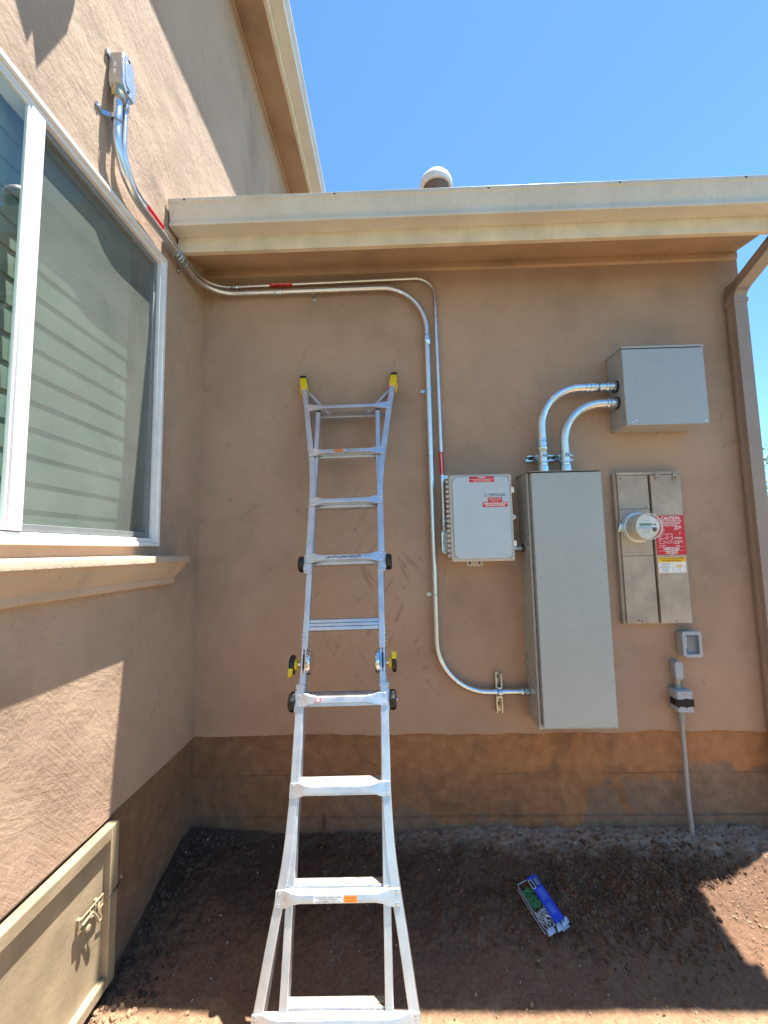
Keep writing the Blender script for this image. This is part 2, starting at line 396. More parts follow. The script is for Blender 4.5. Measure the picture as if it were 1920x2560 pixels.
# ---------------------------------------------------------------- ground
def gh(x, y):
    x = np.asarray(x, float); y = np.asarray(y, float)
    h = -.13 * sm(-.08, -.85, y) - .03 * sm(-.85, -1.6, y)
    h = h + .03 * sm(.5, .0, x) * sm(-.5, 0, y)
    rough = .35 + .65 * sm(-.75, -.45, y)
    h = h + fbm(x * 2.2, y * 2.2, 4) * .05 * rough * sm(.0, -.15, y)
    h = h + fbm(x * 14 + 5, y * 14, 4, .6) * .036 * rough
    h = h + fbm(x * 60 + 9, y * 60, 3, .6) * .020 * rough
    # grey crusted shoulder along the wall on the right
    h = h + .028 * sm(1.1, 1.7, x) * sm(-.34, -.16, y + .05 * fbm(x * 6, y * 0 + 3, 3)) * (1 - sm(3.3, 3.6, x))
    h = h + .02 * np.exp(-((x - 2.65) ** 2 / .12 + (y + .38) ** 2 / .012)) + .03 * np.exp(-((x - .25) ** 2 / .04 + (y + .25) ** 2 / .04))
    return h
def axis(lo, hi, d, far0, far1):
    a = [lo]; s = d
    while a[0] > far0: s *= 1.35; a.insert(0, a[0] - s)
    mid = list(np.arange(lo + d, hi, d)); b = [hi]; s = d
    while b[-1] < far1: s *= 1.35; b.append(b[-1] + s)
    return np.array(a + mid + b)
gx = axis(-.1, 3.9, .0085, -150, 150); gy = axis(-1.9, .05, .0085, -150, 150)
XX, YY = np.meshgrid(gx, gy, indexing='ij'); near = sm(6, 4.2, XX) * sm(-5, -2.5, YY)
ZZ = np.where((YY > .06), -.02, gh(XX, YY)) * near - .16 * (1 - near)
nx, ny = len(gx), len(gy)
idx = np.arange(nx * ny).reshape(nx, ny)
F = np.stack([idx[:-1, :-1], idx[1:, :-1], idx[1:, 1:], idx[:-1, 1:]], -1).reshape(-1, 4)
me = bpy.data.meshes.new('ground'); me.from_pydata(np.stack([XX, YY, ZZ], -1).reshape(-1, 3).tolist(), [], F.tolist())
me.polygons.foreach_set('use_smooth', [True] * len(me.polygons)); me.materials.append(M['dirt'])
ground = bpy.data.objects.new('ground', me); SC.collection.objects.link(ground); tag(ground, 'bare brown dirt below the walls, dark and crumbly near the corner', 'ground', kind='structure')

def ico():
    bm = bmesh.new(); bmesh.ops.create_icosphere(bm, subdivisions=1, radius=1); v = [x.co.copy() for x in bm.verts]; f = [tuple(q.index for q in p.verts) for p in bm.faces]; bm.free(); return v, f
IV, IF = ico()
bm = bmesh.new(); bmesh.ops.create_icosphere(bm, subdivisions=2, radius=1); IV2 = [x.co.copy() for x in bm.verts]; IF2 = [tuple(q.index for q in p.verts) for p in bm.faces]; bm.free()
def clods(n, rng_, pw=(.0025, .012), seed=1, sink=.35):
    R = random.Random(seed); mb = MB()
    for i in range(n):
        x, y = rng_(R); r = pw[0] + (pw[1] - pw[0]) * R.random() ** 3.2
        z = float(gh(x, y)); s = Vector((R.uniform(.7, 1.4), R.uniform(.7, 1.3), R.uniform(.5, .9))) * r
        rot = Euler((R.uniform(0, 6), R.uniform(0, 6), R.uniform(0, 6))).to_matrix()
        V_, F_ = (IV2, IF2) if r > .007 else (IV, IF)
        mb.add([Vector((x, y, z + r * sink)) + rot @ Vector((v.x * s.x, v.y * s.y, v.z * s.z)) * R.uniform(.78, 1.2) for v in V_], F_)
    return mb
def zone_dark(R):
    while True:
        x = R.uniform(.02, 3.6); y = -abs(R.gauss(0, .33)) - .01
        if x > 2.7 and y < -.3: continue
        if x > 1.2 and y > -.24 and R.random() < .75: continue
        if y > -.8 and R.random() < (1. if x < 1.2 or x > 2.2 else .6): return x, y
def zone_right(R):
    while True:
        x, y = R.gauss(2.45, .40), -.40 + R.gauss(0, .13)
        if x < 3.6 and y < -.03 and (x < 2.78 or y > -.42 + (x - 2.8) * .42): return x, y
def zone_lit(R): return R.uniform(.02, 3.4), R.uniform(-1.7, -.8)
def zone_rl(R):
    while True:
        x, y = R.uniform(2.7, 3.6), R.uniform(-.95, -.2)
        if y < -.42 + (x - 2.8) * .42 and x > 2.82: return x, y
def zone_l(R): return abs(R.gauss(0, .12)) + .01, R.uniform(-.86, -.05)
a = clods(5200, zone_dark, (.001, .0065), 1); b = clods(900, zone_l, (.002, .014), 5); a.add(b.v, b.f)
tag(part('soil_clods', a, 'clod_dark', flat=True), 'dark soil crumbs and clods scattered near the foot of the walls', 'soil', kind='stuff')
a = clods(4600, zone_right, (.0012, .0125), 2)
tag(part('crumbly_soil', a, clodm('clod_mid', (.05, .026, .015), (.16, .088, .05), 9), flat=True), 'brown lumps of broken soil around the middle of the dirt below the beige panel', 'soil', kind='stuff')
a = clods(1500, zone_lit, (.0015, .008), 3); b = clods(3600, zone_rl, (.001, .0065), 4); a.add(b.v, b.f)  # pale crumbs kept to the sunlit patches, sun painted into their tone
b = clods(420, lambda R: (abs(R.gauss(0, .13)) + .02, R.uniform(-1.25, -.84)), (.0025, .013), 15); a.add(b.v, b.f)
tag(part('dry_lit_crumbs', a, 'clod_dry_lit', flat=True), 'dry tan crumbs of earth, coloured paler for the sun, on the sunlit dirt', 'soil', kind='stuff')
a = clods(420, lambda R: (R.uniform(.05, 3.5), R.uniform(-1.3, -.03)), (.0015, .006), 6, .6)
tag(part('pale_pebbles', a, 'pebble', flat=True), 'tiny pale pebbles and grit sprinkled over the dirt', 'pebbles', kind='stuff')
def straws(n, seed=9):
    R = random.Random(seed); mb = MB()
    for i in range(n):
        if R.random() < .6: x = R.gauss(2.6, .55); y = -.55 + R.gauss(0, .25)
        else: x, y = R.uniform(.05, 3.5), R.uniform(-1.4, -.05)
        if not (.03 < x < 3.7 and -1.7 < y < -.02): continue
        L = R.uniform(.012, .06) * (1 + (R.random() < .07)); a = R.uniform(0, pi * 2); b = a + R.uniform(-.7, .7); w = R.uniform(.0004, .0010)
        p0 = Vector((x, y, 0)); p1 = p0 + Vector((cos(a), sin(a), 0)) * L / 2; p2 = p1 + Vector((cos(b), sin(b), 0)) * L / 2
        P = [Vector((q.x, q.y, float(gh(q.x, q.y)) + .003 + R.uniform(0, .008))) for q in (p0, p1, p2)]
        mb.tube(P, [w, w, w * .5], 4)
    return mb
tag(part('straw_litter', straws(620), 'straw'), 'dry straw, rootlets and twigs lying over the dirt', 'plant litter', kind='stuff')

# ---------------------------------------------------------------- buildings
def gridwall(us, vs, plane, off, hole=None, amp=.0025, seedo=0., wob=0.):
    U, V = np.meshgrid(us, vs, indexing='ij'); D = fbm(U * 1.3 + seedo, V * 1.3, 3) * amp * 4 + fbm(U * 7 + seedo, V * 7, 3) * amp
    Vz = V.copy()
    if wob: Vz[:, 0] += fbm(us * 6, us * 0 + 1.5, 4, .6) * wob
    n, m = U.shape; id_ = np.arange(n * m).reshape(n, m)
    pts = np.stack([U, off + D, Vz], -1) if plane == 'y' else np.stack([off + D, U, Vz], -1)
    fs = []
    for i in range(n - 1):
        for j in range(m - 1):
            if hole and hole[0] - 1e-4 <= us[i] and us[i + 1] <= hole[1] + 1e-4 and hole[2] - 1e-4 <= vs[j] and vs[j + 1] <= hole[3] + 1e-4: continue
            fs.append((id_[i, j], id_[i + 1, j], id_[i + 1, j + 1], id_[i, j + 1]))
    mb = MB(); mb.add(pts.reshape(-1, 3).tolist(), [tuple(int(k) for k in f) for f in fs]); return mb
ZF = .572
# --- low wing (back wall)
wing = thing('house_wing', 'low tan stucco house wing facing the viewer, carrying the electrical boxes', 'building', (1.8, 0, 0))
us = np.linspace(-.02, 3.63, 130); vs = np.linspace(ZF, 3.66, 90)
w = gridwall(us, vs, 'y', 0, wob=.03)
w.box(3.6295, 3.63, .001, 6, ZF, 3.7)
w.add([(-.02, .001, ZF + .012), (3.63, .001, ZF + .012), (3.63, .05, ZF + .012), (-.02, .05, ZF + .012)], [(0, 1, 2, 3)])
w.box(0.0, 3.63, 5.9, 6, 0, 3.7)
part('wall', w, 'stucco_back', wing)
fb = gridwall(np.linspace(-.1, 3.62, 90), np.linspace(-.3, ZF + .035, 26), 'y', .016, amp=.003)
fb.box(3.61, 3.62, .02, 6, -.3, ZF)
part('foundation', fb, 'found', wing)
part('footing', gridwall(np.linspace(-.1, 3.66, 90), np.linspace(-.3, .085, 12), 'y', .002, amp=.004, seedo=4).add([(-.1, .0, .085), (3.66, 0, .085), (3.66, .03, .095), (-.1, .03, .095)], [(0, 1, 2, 3)]), 'found', wing)
part('cornice_strip', MB().prism([(-.0, 3.612), (-.012, 3.622), (-.014, 3.655), (-.0, 3.70), (.02, 3.70), (.02, 3.612)], .0, 3.63, 'x'), 'soffit', wing, .004)
XR = 3.755
# soffit: top edge against the wall, bottom at the fascia; its right side runs from the wall corner to the fascia
sf = MB(); n = 60
for i in range(n):
    pass
so_v = []; so_f = []
for i in range(61):
    t = i / 60
    for j in range(9):
        s = j / 8; x = .002 + t * ((3.63 * (1 - s) + 3.50 * s) - .002); so_v.append((x, -.335 * s, 3.672 - .130 * s + .002 * sin(x * 9 + s * 4)))
for i in range(60):
    for j in range(8): a = i * 9 + j; so_f.append((a, a + 1, a + 10, a + 9))
sf.add(so_v, so_f); part('soffit', sf, 'soffit', wing)
part('fascia', MB().prism([(-.335, 3.530), (-.372, 3.526), (-.376, 3.60), (-.376, 3.76), (-.335, 3.78)], .012, XR - .02, 'x'), 'fascia', wing, .003)
def gutter_profile(y0, z0):   # K-style section, y0 = back, z0 = bottom; returned (out, z) with out positive away from the house
    return [(0, 0), (.094, 0), (.097, .003), (.097, .017), (.090, .021), (.088, .035), (.091, .055), (.098, .08), (.106, .105), (.110, .126), (.117, .131), (.117, .152), (.108, .152), (.108, .142), (.10, .136)]
gp = gutter_profile(0, 0)
gut = MB(); prof = [(-.376 - a, 3.618 + b) for a, b in gp] + [(-.376, 3.618 + .150)]
gut.prism(prof, .008, XR, 'x')
go = part('gutter', gut, 'gutter', wing, .0012)
for x in (.105, .98, 1.86, 2.6, 3.3): part('gutter_screw', MB().lathe((x, -.493, 3.760), (0, -1, 0), [(0, .006), (.002, .006), (.004, .003)], 10), 'rub', go)
for xj in (2.02,): part('gutter_joint', MB().prism([(-.376 - a * 1.008 - .0006, 3.617 + b * 1.004) for a, b in gp[:10]] + [(-.376, 3.70)], xj, xj + .022, 'x'), 'gutter', go, .0005)
rz = lambda y: 3.775 + .40 * (y + .40)
part('roof', MB().add([(0.0, -.42, 3.775), (XR, -.42, 3.775), (XR, 3, rz(3)), (0, 3, rz(3)), (0, -.42, 3.752), (XR, -.42, 3.752), (XR, 3, rz(3) - .03), (0, 3, rz(3) - .03), (XR, 6.4, 3.75), (0, 6.4, 3.75)],
     [(0, 1, 2, 3), (4, 7, 6, 5), (0, 4, 5, 1), (1, 5, 6, 2), (3, 2, 8, 9)]), 'roof', wing)
# vent pipe on the roof
vb = MB().lathe((1.672, .35, 3.98), (0, 0, 1), [(0, .10), (.02, .085), (.50, .085), (.54, .105), (.56, .105)], 28)
vp = part('vent_pipe', vb, 'vent', wing)
part('vent_cap', MB().lathe((1.672, .35, 4.542), (0, 0, 1), [(0, .124), (.02, .128), (.05, .125), (.08, .112), (.108, .088), (.128, .055), (.136, .025), (.138, .004)], 28), 'ventc', vp)
# downspout at the corner: gutter outlet elbow, ribbed bends, straight run
dp = fillet([(3.62, -.43, 3.625), (3.62, -.43, 3.58), (3.546, -.062, 3.35), (3.546, -.062, -.1)], [.045, .12], 9)
def rect_sweep(pts, w, d, prof=None):
    P = [Vector(p) for p in pts]; secs = []
    for i, p in enumerate(P):
        t = (P[min(i + 1, len(P) - 1)] - P[max(0, i - 1)]).normalized(); xx = Vector((1, 0, 0)); xx = (xx - t * xx.dot(t)).normalized(); yy = t.cross(xx)
        pr_ = [(-w, -d), (-w * .6, -d), (-w * .55, -d + .002), (-w * .35, -d + .002), (-w * .3, -d), (-w * .1, -d), (-w * .05, -d + .002), (w * .15, -d + .002), (w * .2, -d), (w * .5, -d), (w * .55, -d + .002), (w * .75, -d + .002), (w * .8, -d), (w, -d), (w, -d * .3), (w - .002, -d * .2), (w - .002, d * .2), (w, d * .3), (w, d), (-w, d), (-w, d * .3), (-w + .002, d * .2), (-w + .002, -d * .2), (-w, -d * .3)]
        secs.append([p + xx * a * 1. + yy * b for a, b in pr_])
    return MB().loft(secs)
ds = part('downspout', rect_sweep(dp, .040, .034), 'dsp', wing, ang=30)
rb = MB()
for k in range(7):
    a = k / 6; zc_ = 3.395 - a * .06; yc = -.062 - .075 + a * .03
    rb.box(3.503, 3.590, yc - .012 + .0, -.03, zc_ - .0025, zc_ + .0022)
part('elbow_ribs', rb, 'dsp', ds, .001)
part('downspout_strap', MB().box(3.500, 3.592, -.1015, -.02, 3.262, 3.292), 'dsp', ds, .001)

# --- two-storey house (left wall)
main = thing('main_house', 'two-storey tan stucco house wall on the left, sunlit, with window and crawlspace hatch', 'building', (0, -2, 0))
HW = (-2.16, -.50, 1.765, 3.375)
ua = np.concatenate([np.linspace(-5, -2.2, 14), np.linspace(-2.16, -.5, 50), np.linspace(-.46, 0.02, 16), np.linspace(.2, 8, 40)])
va = np.concatenate([np.linspace(ZF + .003, 1.765, 36), np.linspace(1.80, 3.375, 46), np.linspace(3.41, 6.5, 60)])
w = gridwall(ua, va, 'x', 0, hole=HW, wob=.008, seedo=11)
for b_ in ((-.16, 0, HW[0] - .0, HW[0] + .001, HW[2], HW[3]),): pass
w.add([(0, HW[0], HW[2]), (-.15, HW[0], HW[2]), (-.15, HW[1], HW[2]), (0, HW[1], HW[2]), (0, HW[0], HW[3]), (-.15, HW[0], HW[3]), (-.15, HW[1], HW[3]), (0, HW[1], HW[3])],
      [(0, 1, 2, 3), (4, 5, 6, 7), (0, 1, 5, 4), (2, 3, 7, 6)])
w.add([(-.0, -5, ZF), (-.0, 0.02, ZF), (-.05, 0.02, ZF), (-.05, -5, ZF)], [(0, 1, 2, 3)])
w.box(-6, -.001, -5.01, -5, 0, 6.5).box(-6, -.001, 8, 8.01, 0, 6.5).box(-6.01, -6, -5, 8, 0, 6.5)
part('wall', w, 'stucco_left', main)
part('foundation', gridwall(np.linspace(-5, .05, 120), np.linspace(-.3, ZF + .01, 26), 'x', -.014, amp=.003, seedo=7), 'found', main)
part('room', MB().box(-2.6, -.16, -2.9, -.2, 1.2, 3.6), 'room', main)
bs = bpy.data.objects['room']
# upper eave
EO = .345
part('soffit', MB().add([(0, -5, 6.47), (0, 8.3, 6.47), (.272, 8.3, 6.365), (.272, -5, 6.365)], [(0, 1, 2, 3)]), 'soffit', main)
part('cornice_strip', MB().prism([(0, 6.40), (.012, 6.405), (.016, 6.43), (.01, 6.466), (0, 6.466)], -5, 8.3, 'y'), 'soffit', main, .003)
part('fascia', MB().prism([(.272, 6.36), (.306, 6.357), (.310, 6.42), (.310, 6.60), (.272, 6.60)], -5, 8.3, 'y'), 'fascia', main, .003)
g2 = part('gutter', MB().prism([(.310 + a * 1.2, 6.45 + b * 1.05) for a, b in gp] + [(.31, 6.61)], -5, 8.3, 'y'), 'gutter', main, .0012)
part('roof', MB().add([(.34, -5.2, 6.60), (.34, 8.4, 6.60), (-3, 8.4, 8), (-3, -5.2, 8), (-6.3, -5.2, 6.6), (-6.3, 8.4, 6.6)], [(0, 1, 2, 3), (3, 2, 5, 4)]), 'roof', main)
# window
def yzframe(mb, y0, y1, z0, z1, w_, xa, xb, wt=None):
    wt = wt or w_
    mb.box(xa, xb, y0, y0 + w_, z0, z1).box(xa, xb, y1 - w_, y1, z0, z1).box(xa, xb, y0 + w_, y1 - w_, z0, z0 + wt).box(xa, xb, y0 + w_, y1 - w_, z1 - wt, z1)
wf = MB(); yzframe(wf, -2.17, -.492, 1.757, 3.386, .022, -.05, .020)
win = part('window', wf, 'white', main, .003)
win['label'] = 'white framed sliding window with one side screened'
f2 = MB(); yzframe(f2, -2.148, -.514, 1.779, 3.364, .022, -.075, .006); part('frame', f2, 'white', win, .002)
f3 = MB(); f3.box(-.006, .012, -1.372, -1.314, 1.805, 3.338); part('mullion', f3, 'white', win, .003)
f4 = MB(); yzframe(f4, -1.322, -.540, 1.805, 3.338, .026, -.06, -.012); sfm = part('screen_frame', f4, plain('screen_frame_grey', (.20, .21, .21), .5), win, .002)
f5 = MB(); yzframe(f5, -2.12, -1.372, 1.805, 3.338, .012, -.006, .008); part('sash', f5, 'white', win, .002)
part('screen_mesh', MB().add([(-.03, -1.298, 1.829), (-.03, -.564, 1.829), (-.03, -.564, 3.314), (-.03, -1.298, 3.314)], [(0, 1, 2, 3)]), 'screen', win)
part('pane', MB().add([(-.045, -1.35, 1.80), (-.045, -.54, 1.80), (-.045, -.54, 3.34), (-.045, -1.35, 3.34)], [(0, 1, 2, 3)]), 'pane', win)
part('pane', MB().add([(.002, -2.115, 1.81), (.002, -1.375, 1.81), (.002, -1.375, 3.33), (.002, -2.115, 3.33)], [(0, 1, 2, 3)]), 'pane', win)
bl = MB()
for k in range(15):
    z = 1.80 + k * .105
    xs_ = [(-.100, z - .010), (-.101, z + .02), (-.104, z + .06), (-.109, z + .112)]
    for y0_, y1_ in ((-2.14, -.635),):
        bl.add([(x, y, q) for x, q in xs_ for y in (y0_, y1_)] + [(x - .003, y, q) for x, q in xs_ for y in (y0_, y1_)],
               [(0, 1, 3, 2), (2, 3, 5, 4), (4, 5, 7, 6), (8, 10, 11, 9), (10, 12, 13, 11), (12, 14, 15, 13), (0, 8, 9, 1)])
part('blind', bl, 'blind', win)
# moulded sill
sp = [(0, 1.712), (.108, 1.706), (.112, 1.700), (.112, 1.672), (.100, 1.664), (.092, 1.650), (.080, 1.625), (.066, 1.607), (.058, 1.600), (.056, 1.592), (.052, 1.588), (.052, 1.566), (.046, 1.556), (.034, 1.553), (0, 1.553)]
sv = []
for y, k in ((-5, 0), (-.345, 0)):
    sv.append([(a, (y if k or y < -1 else y - (.112 - a) * .85), b) for a, b in sp])
part('window_sill', MB().loft(sv), stucco('stucco_left_sill', (.48, .36, .255), 1.1, 0, 3, .5), main, .003)
# crawlspace hatch
hf = MB(); Y0, Y1, Z0, Z1 = -1.95, -.770, -.085, .552
hf.box(-.01, .034, Y0, Y0 + .05, Z0, Z1).box(-.01, .034, Y1 - .05, Y1, Z0, Z1).box(-.01, .034, Y0 + .05, Y1 - .05, Z1 - .052, Z1).box(-.01, .034, Y0 + .05, Y1 - .05, Z0, Z0 + .045)
ht = part('access_hatch', hf, 'hatch', main, .004); ht['label'] = 'painted crawlspace hatch at the foot of the wall'
part('panel', MB().box(-.012, .006, Y0 + .045, Y1 - .045, Z0 + .04, Z1 - .045), 'hatch', ht, .001)
lt = MB(); lt.prism(rrect(-.985, -.850, .268, .312, .010, 4), .024, .027, 'x'); lt.box(.004, .025, -.975, -.960, .276, .304).box(.004, .025, -.880, -.866, .276, .304)
lt.box(.024, .031, -.982, -.853, .3085, .312).box(.024, .031, -.982, -.853, .268, .2715)
la = part('latch', lt, 'hatch', ht, .001)
part('latch_rod', MB().tube(fillet([(.034, -.978, .288), (.036, -.925, .296), (.039, -.905, .262), (.040, -.893, .232), (.040, -.876, .236), (.038, -.893, .268), (.036, -.893, .290), (.033, -.884, .302)], [.012, .02, .007, .007, .012, .01], 5), .0045, 10), 'hatch', la)
part('latch_knob', MB().lathe((.016, -.945, .252), (1, 0, 0), [(0, .006), (.008, .012), (.020, .013), (.024, .008)], 16), 'hatch', la)
for yq in (-.968, -.93, -.90): part('latch_rivet', MB().lathe((.027, yq, .301 if yq > -.95 else .282), (1, 0, 0), [(0, .0045), (.003, .0045), (.005, .002)], 10), 'hatch', la)
part('hook_wire', MB().tube([(.040, -.852, .285), (.044, -.80, .285), (.034, -.755, .283)], .0028, 8), 'rub', la)
part('hinge_pin', MB().tube([(.008, -.742, .30), (.03, -.742, .302), (.032, -.742, .29)], .004, 8).box(-.012, .006, -.752, -.732, .285, .318), 'hatch', ht)
for yc_, zc2, r_c in ((-.825, 3.80, .016), (-.742, 3.722, .018)):
    pass
# unseen caster added above the frame, shaped for the jagged shadow beside the window
fl = thing('shadow_caster', 'unseen shadow caster added high on the left wall above the window', 'shadow caster', (.0, -1.22, 4.45))
part('shadow_plate', MB().prism([(y_s + .075, z_s + .80) for y_s, z_s in ((-1.50, 3.80), (-1.447, 3.653), (-1.413, 3.590), (-1.398, 3.563), (-1.388, 3.605), (-1.378, 3.640), (-1.366, 3.57), (-1.356, 3.513), (-1.30, 3.66), (-1.24, 3.813), (-1.226, 3.85), (-1.234, 3.891), (-1.222, 3.90), (-1.245, 3.925), (-1.238, 3.935), (-1.27, 4.05), (-1.36, 4.12), (-1.48, 4.05))], .195, .205, 'x').box(.02, .2, -1.29, -1.27, 4.72, 4.74), 'black', fl)  # plate outlined to the jagged shadow it casts on the wall
part('caster_mount', MB().lathe((0, -1.2, 4.62), (1, 0, 0), [(0, .07), (.03, .07), (.04, .03), (.10, .03)], 20), 'black', fl)
part('caster_head', MB().lathe((.17, -1.19, 4.72), (-.05, -.22, -1), [(0, .03), (.02, .06), (.06, .06), (.07, .05)], 20), 'black', fl)
part('caster_head', MB().lathe((.14, -1.30, 4.66), (-.1, -.5, -1), [(0, .03), (.02, .05), (.05, .05), (.06, .04)], 20), 'black', fl)

# ---------------------------------------------------------------- conduits
def coupling(base, d, r, kind='comp', L=.055):
    if kind == 'comp': pr_ = [(0, r + .001), (.0, r + .006), (.010, r + .0075), (.013, r + .0075), (.0145, r + .003), (.019, r + .003), (.020, r + .0055), (.035, r + .0055), (.036, r + .003), (.040, r + .003), (.0415, r + .0075), (.052, r + .0065), (L, r + .001)]
    else: pr_ = [(0, r + .001), (0, r + .005), (.006, r + .005), (.008, r + .003), (.024, r + .003), (.026, r + .006), (.030, r + .006), (.032, r + .003), (.048, r + .003), (.05, r + .005), (L, r + .001)]
    return MB().lathe(base, d, pr_, 22 if r > .015 else 16)
def big_coupling(base, d, r, L=.085):
    return MB().lathe(base, d, [(0, r + .001), (0, r + .005), (.010, r + .006), (.014, r + .006), (.016, r + .0025), (.026, r + .003), (.028, r + .006), (.044, r + .006), (.046, r + .003), (.054, r + .003), (.058, r + .0065), (.074, r + .006), (.078, r + .003), (L, r + .001)], 28)
def connector(base, d, r, L=.06):
    return MB().lathe(base, d, [(0, r + .001), (0, r + .006), (.012, r + .007), (.015, r + .003), (.022, r + .0025), (.026, r + .0065), (.044, r + .0075), (L - .002, r + .0075), (L, r + .004)], 28)
def strap(c, r, side, along='z', wall=('y', -.001)):
    """one-hole strap round a pipe running along `along`, tab on the `side`"""
    mb = MB(); c = Vector(c)
    if along == 'z':
        mb.lathe(c - Vector((0, 0, .009)), (0, 0, 1), [(0, r + .0006), (0, r + .0022), (.018, r + .0022), (.018, r + .0006)], 22, False)
        s0 = r * .8 * side; s1 = (r + .028) * side; x0, x1 = sorted((c.x + s0, c.x + s1)); mb.box(x0, x1, -.004, -.001, c.z - .010, c.z + .010)
        mb.lathe((c.x + (r + .019) * side, -.004, c.z), (0, -1, 0), [(0, .0055), (.004, .0055), (.006, .003)], 10)
    elif along == 'x':
        mb.lathe(c - Vector((.009, 0, 0)), (1, 0, 0), [(0, r + .0006), (0, r + .0022), (.018, r + .0022), (.018, r + .0006)], 22, False)
        z0, z1 = sorted((c.z + r * .8 * side, c.z + (r + .032) * side)); mb.box(c.x - .010, c.x + .010, -.004, -.001, z0, z1)
        mb.lathe((c.x, -.004, c.z + (r + .022) * side), (0, -1, 0), [(0, .0055), (.004, .0055), (.006, .003)], 10)
    return mb
RB, RS = .0193, .0124
big = thing('large_conduit', 'thicker galvanised conduit running from the upper left wall round the corner to the tall cabinet', 'conduit', (1.525, -.04, .83))
bp = fillet([(.045, -.985, 3.86), (.045, -.985, 3.450), (.045, -.042, 3.472), (1.524, -.042, 3.476), (1.527, -.042, .833), (2.083, -.042, .834)], [.20, .20, .30, .31], 14)
part('pipe', MB().tube(bp, RB, 20), 'galv', big)
part('coupling', coupling((.505, -.042, 3.4725), (1, 0, 0), RB), 'zinc', big)
part('coupling', coupling((1.5245, -.042, 3.135), (0, 0, -1), RB, L=.07), 'zinc', big)
part('coupling', coupling((.045, -.455, 3.463), (0, .09, .002), RB, 'set', L=.09), 'zinc', big)
part('sleeve', MB().tube([(.045, -.385, 3.465), (.045, -.335, 3.466)], RB + .0018, 20), 'galv', big)
part('connector', connector((2.030, -.042, .834), (1, 0, 0), RB, .052), 'zinc', big)
part('strap', strap((.767, -.042, 3.4735), RB, -1, 'x'), 'zinc', big)
part('strap', strap((1.5243, -.042, 2.762), RB, -1), 'zinc', big)
part('strap', strap((1.526, -.042, 1.428), RB, -1), 'zinc', big)
st = MB(); st.lathe((.045, -.99, 3.70), (0, 0, 1), [(0, RB + .0006), (0, RB + .003), (.022, RB + .003), (.022, RB + .0006)], 20, False)
st.loft([[(.036, -1.008, zq), (.036, -1.008, zq + .022), (.040, -1.012, zq + .022), (.040, -1.012, zq)] for zq in ()] or [[(.040, -1.006, 3.70), (.040, -1.006, 3.722), (.043, -1.009, 3.722), (.043, -1.009, 3.70)], [(.012, -1.014, 3.70), (.012, -1.014, 3.722), (.015, -1.018, 3.722), (.015, -1.018, 3.70)], [(.001, -1.026, 3.70), (.001, -1.026, 3.722), (.004, -1.026, 3.722), (.004, -1.026, 3.70)], [(.001, -1.066, 3.70), (.001, -1.066, 3.722), (.004, -1.066, 3.722), (.004, -1.066, 3.70)]]); st.lathe((.004, -1.048, 3.711), (1, 0, 0), [(0, .006), (.004, .006), (.006, .003)], 10)
part('strap', st, 'zinc', big)
part('strap', MB().lathe((.045, -.36, 3.466), (0, 1, 0), [(0, RB + .0006), (0, RB + .003), (.02, RB + .003), (.02, RB + .0006)], 20, False).box(.001, .004, -.362, -.338, 3.415, 3.455).lathe((.004, -.35, 3.428), (1, 0, 0), [(0, .0055), (.005, .0055), (.007, .003)], 10), 'zinc', big)
small = thing('thin_conduit', 'thinner galvanised conduit running above the thicker one and dropping beside the hinged box', 'conduit', (1.595, -.035, 1.86))
sp_ = fillet([(.036, -.922, 3.87), (.036, -.922, 3.508), (.036, -.034, 3.522), (1.586, -.036, 3.541), (1.598, -.036, 1.86)], [.15, .17, .13], 14)
part('pipe', MB().tube(sp_, RS, 16), 'galv', small)
part('coupling', coupling((.200, -.034, 3.5235), (1, 0, 0), RS, L=.05), 'zinc', small)
part('strap', strap((.893, -.035, 3.532), RS, 1, 'x'), 'zinc', small)
part('strap', strap((1.5965, -.036, 2.180), RS, 1), 'zinc', small)
part('connector', coupling((1.598, -.036, 1.915), (0, 0, -1), RS, L=.05), 'zinc', small)
for k, (p0, p1, fac) in enumerate((((.470, -.034, 3.5275), (.625, -.034, 3.5295), 'x'), ((1.5935, -.036, 2.338), (1.5962, -.036, 2.190), 'z'), ((.036, -.735, 3.5107), (.036, -.585, 3.513), 'y'))):
    lb = part('caution_label', MB().tube([p0, p1], RS + .0012, 16), 'red', small); lb['label'] = 'red wrapped label with white caution lettering'
    if fac == 'x': part('lettering', text_mb(['CAUTION SOLAR CIRCUIT'], .011, .5475, 3.5285, -.034 - RS - .0018, bold=.0003, width=.135), 'wl', lb)
    if fac == 'z': part('lettering', text_mb(['CAUTION SOLAR CIRCUIT'], .0125, 1.5950, 2.262, -.036 - RS - .0018, bold=.0003, width=.138, rot=pi / 2 + .018), 'wl', lb)
# conduit bodies on the upper left wall
def oblong(c0, c1, z0, z1, n=8):
    r = (c1 - c0) / 2; cc = (c0 + c1) / 2
    return [(cc + r * cos(a), z1 - r + r * sin(a)) for a in [pi * k / n for k in range(n + 1)]] + [(cc + r * cos(a), z0 + r + r * sin(a)) for a in [pi + pi * k / n for k in range(n + 1)]]
t = thing('conduit_access_fitting', 'larger silver conduit body high on the left wall with a dished oval cover', 'conduit body', (0, -.94, 3.83), 'conduit bodies')
part('body', MB().prism([(-1.0, 3.90), (-.985, 3.872), (-.945, 3.872), (-.930, 3.90), (-.930, 4.040), (-1.0, 4.048)], .001, .070, 'x'), 'cast', t, .006)
cv = part('cover', MB().prism(oblong(-1.004, -.926, 3.862, 4.052), .070, .076, 'x'), 'cover', t, .002)
part('recess', MB().prism(oblong(-.986, -.944, 3.895, 4.022), .076, .079, 'x'), 'cover', cv, .0015)
for zq in (4.036, 3.878): part('screw', MB().lathe((.076, -.965, zq), (1, 0, 0), [(0, .006), (.003, .006), (.005, .003)], 12), 'rub', cv)
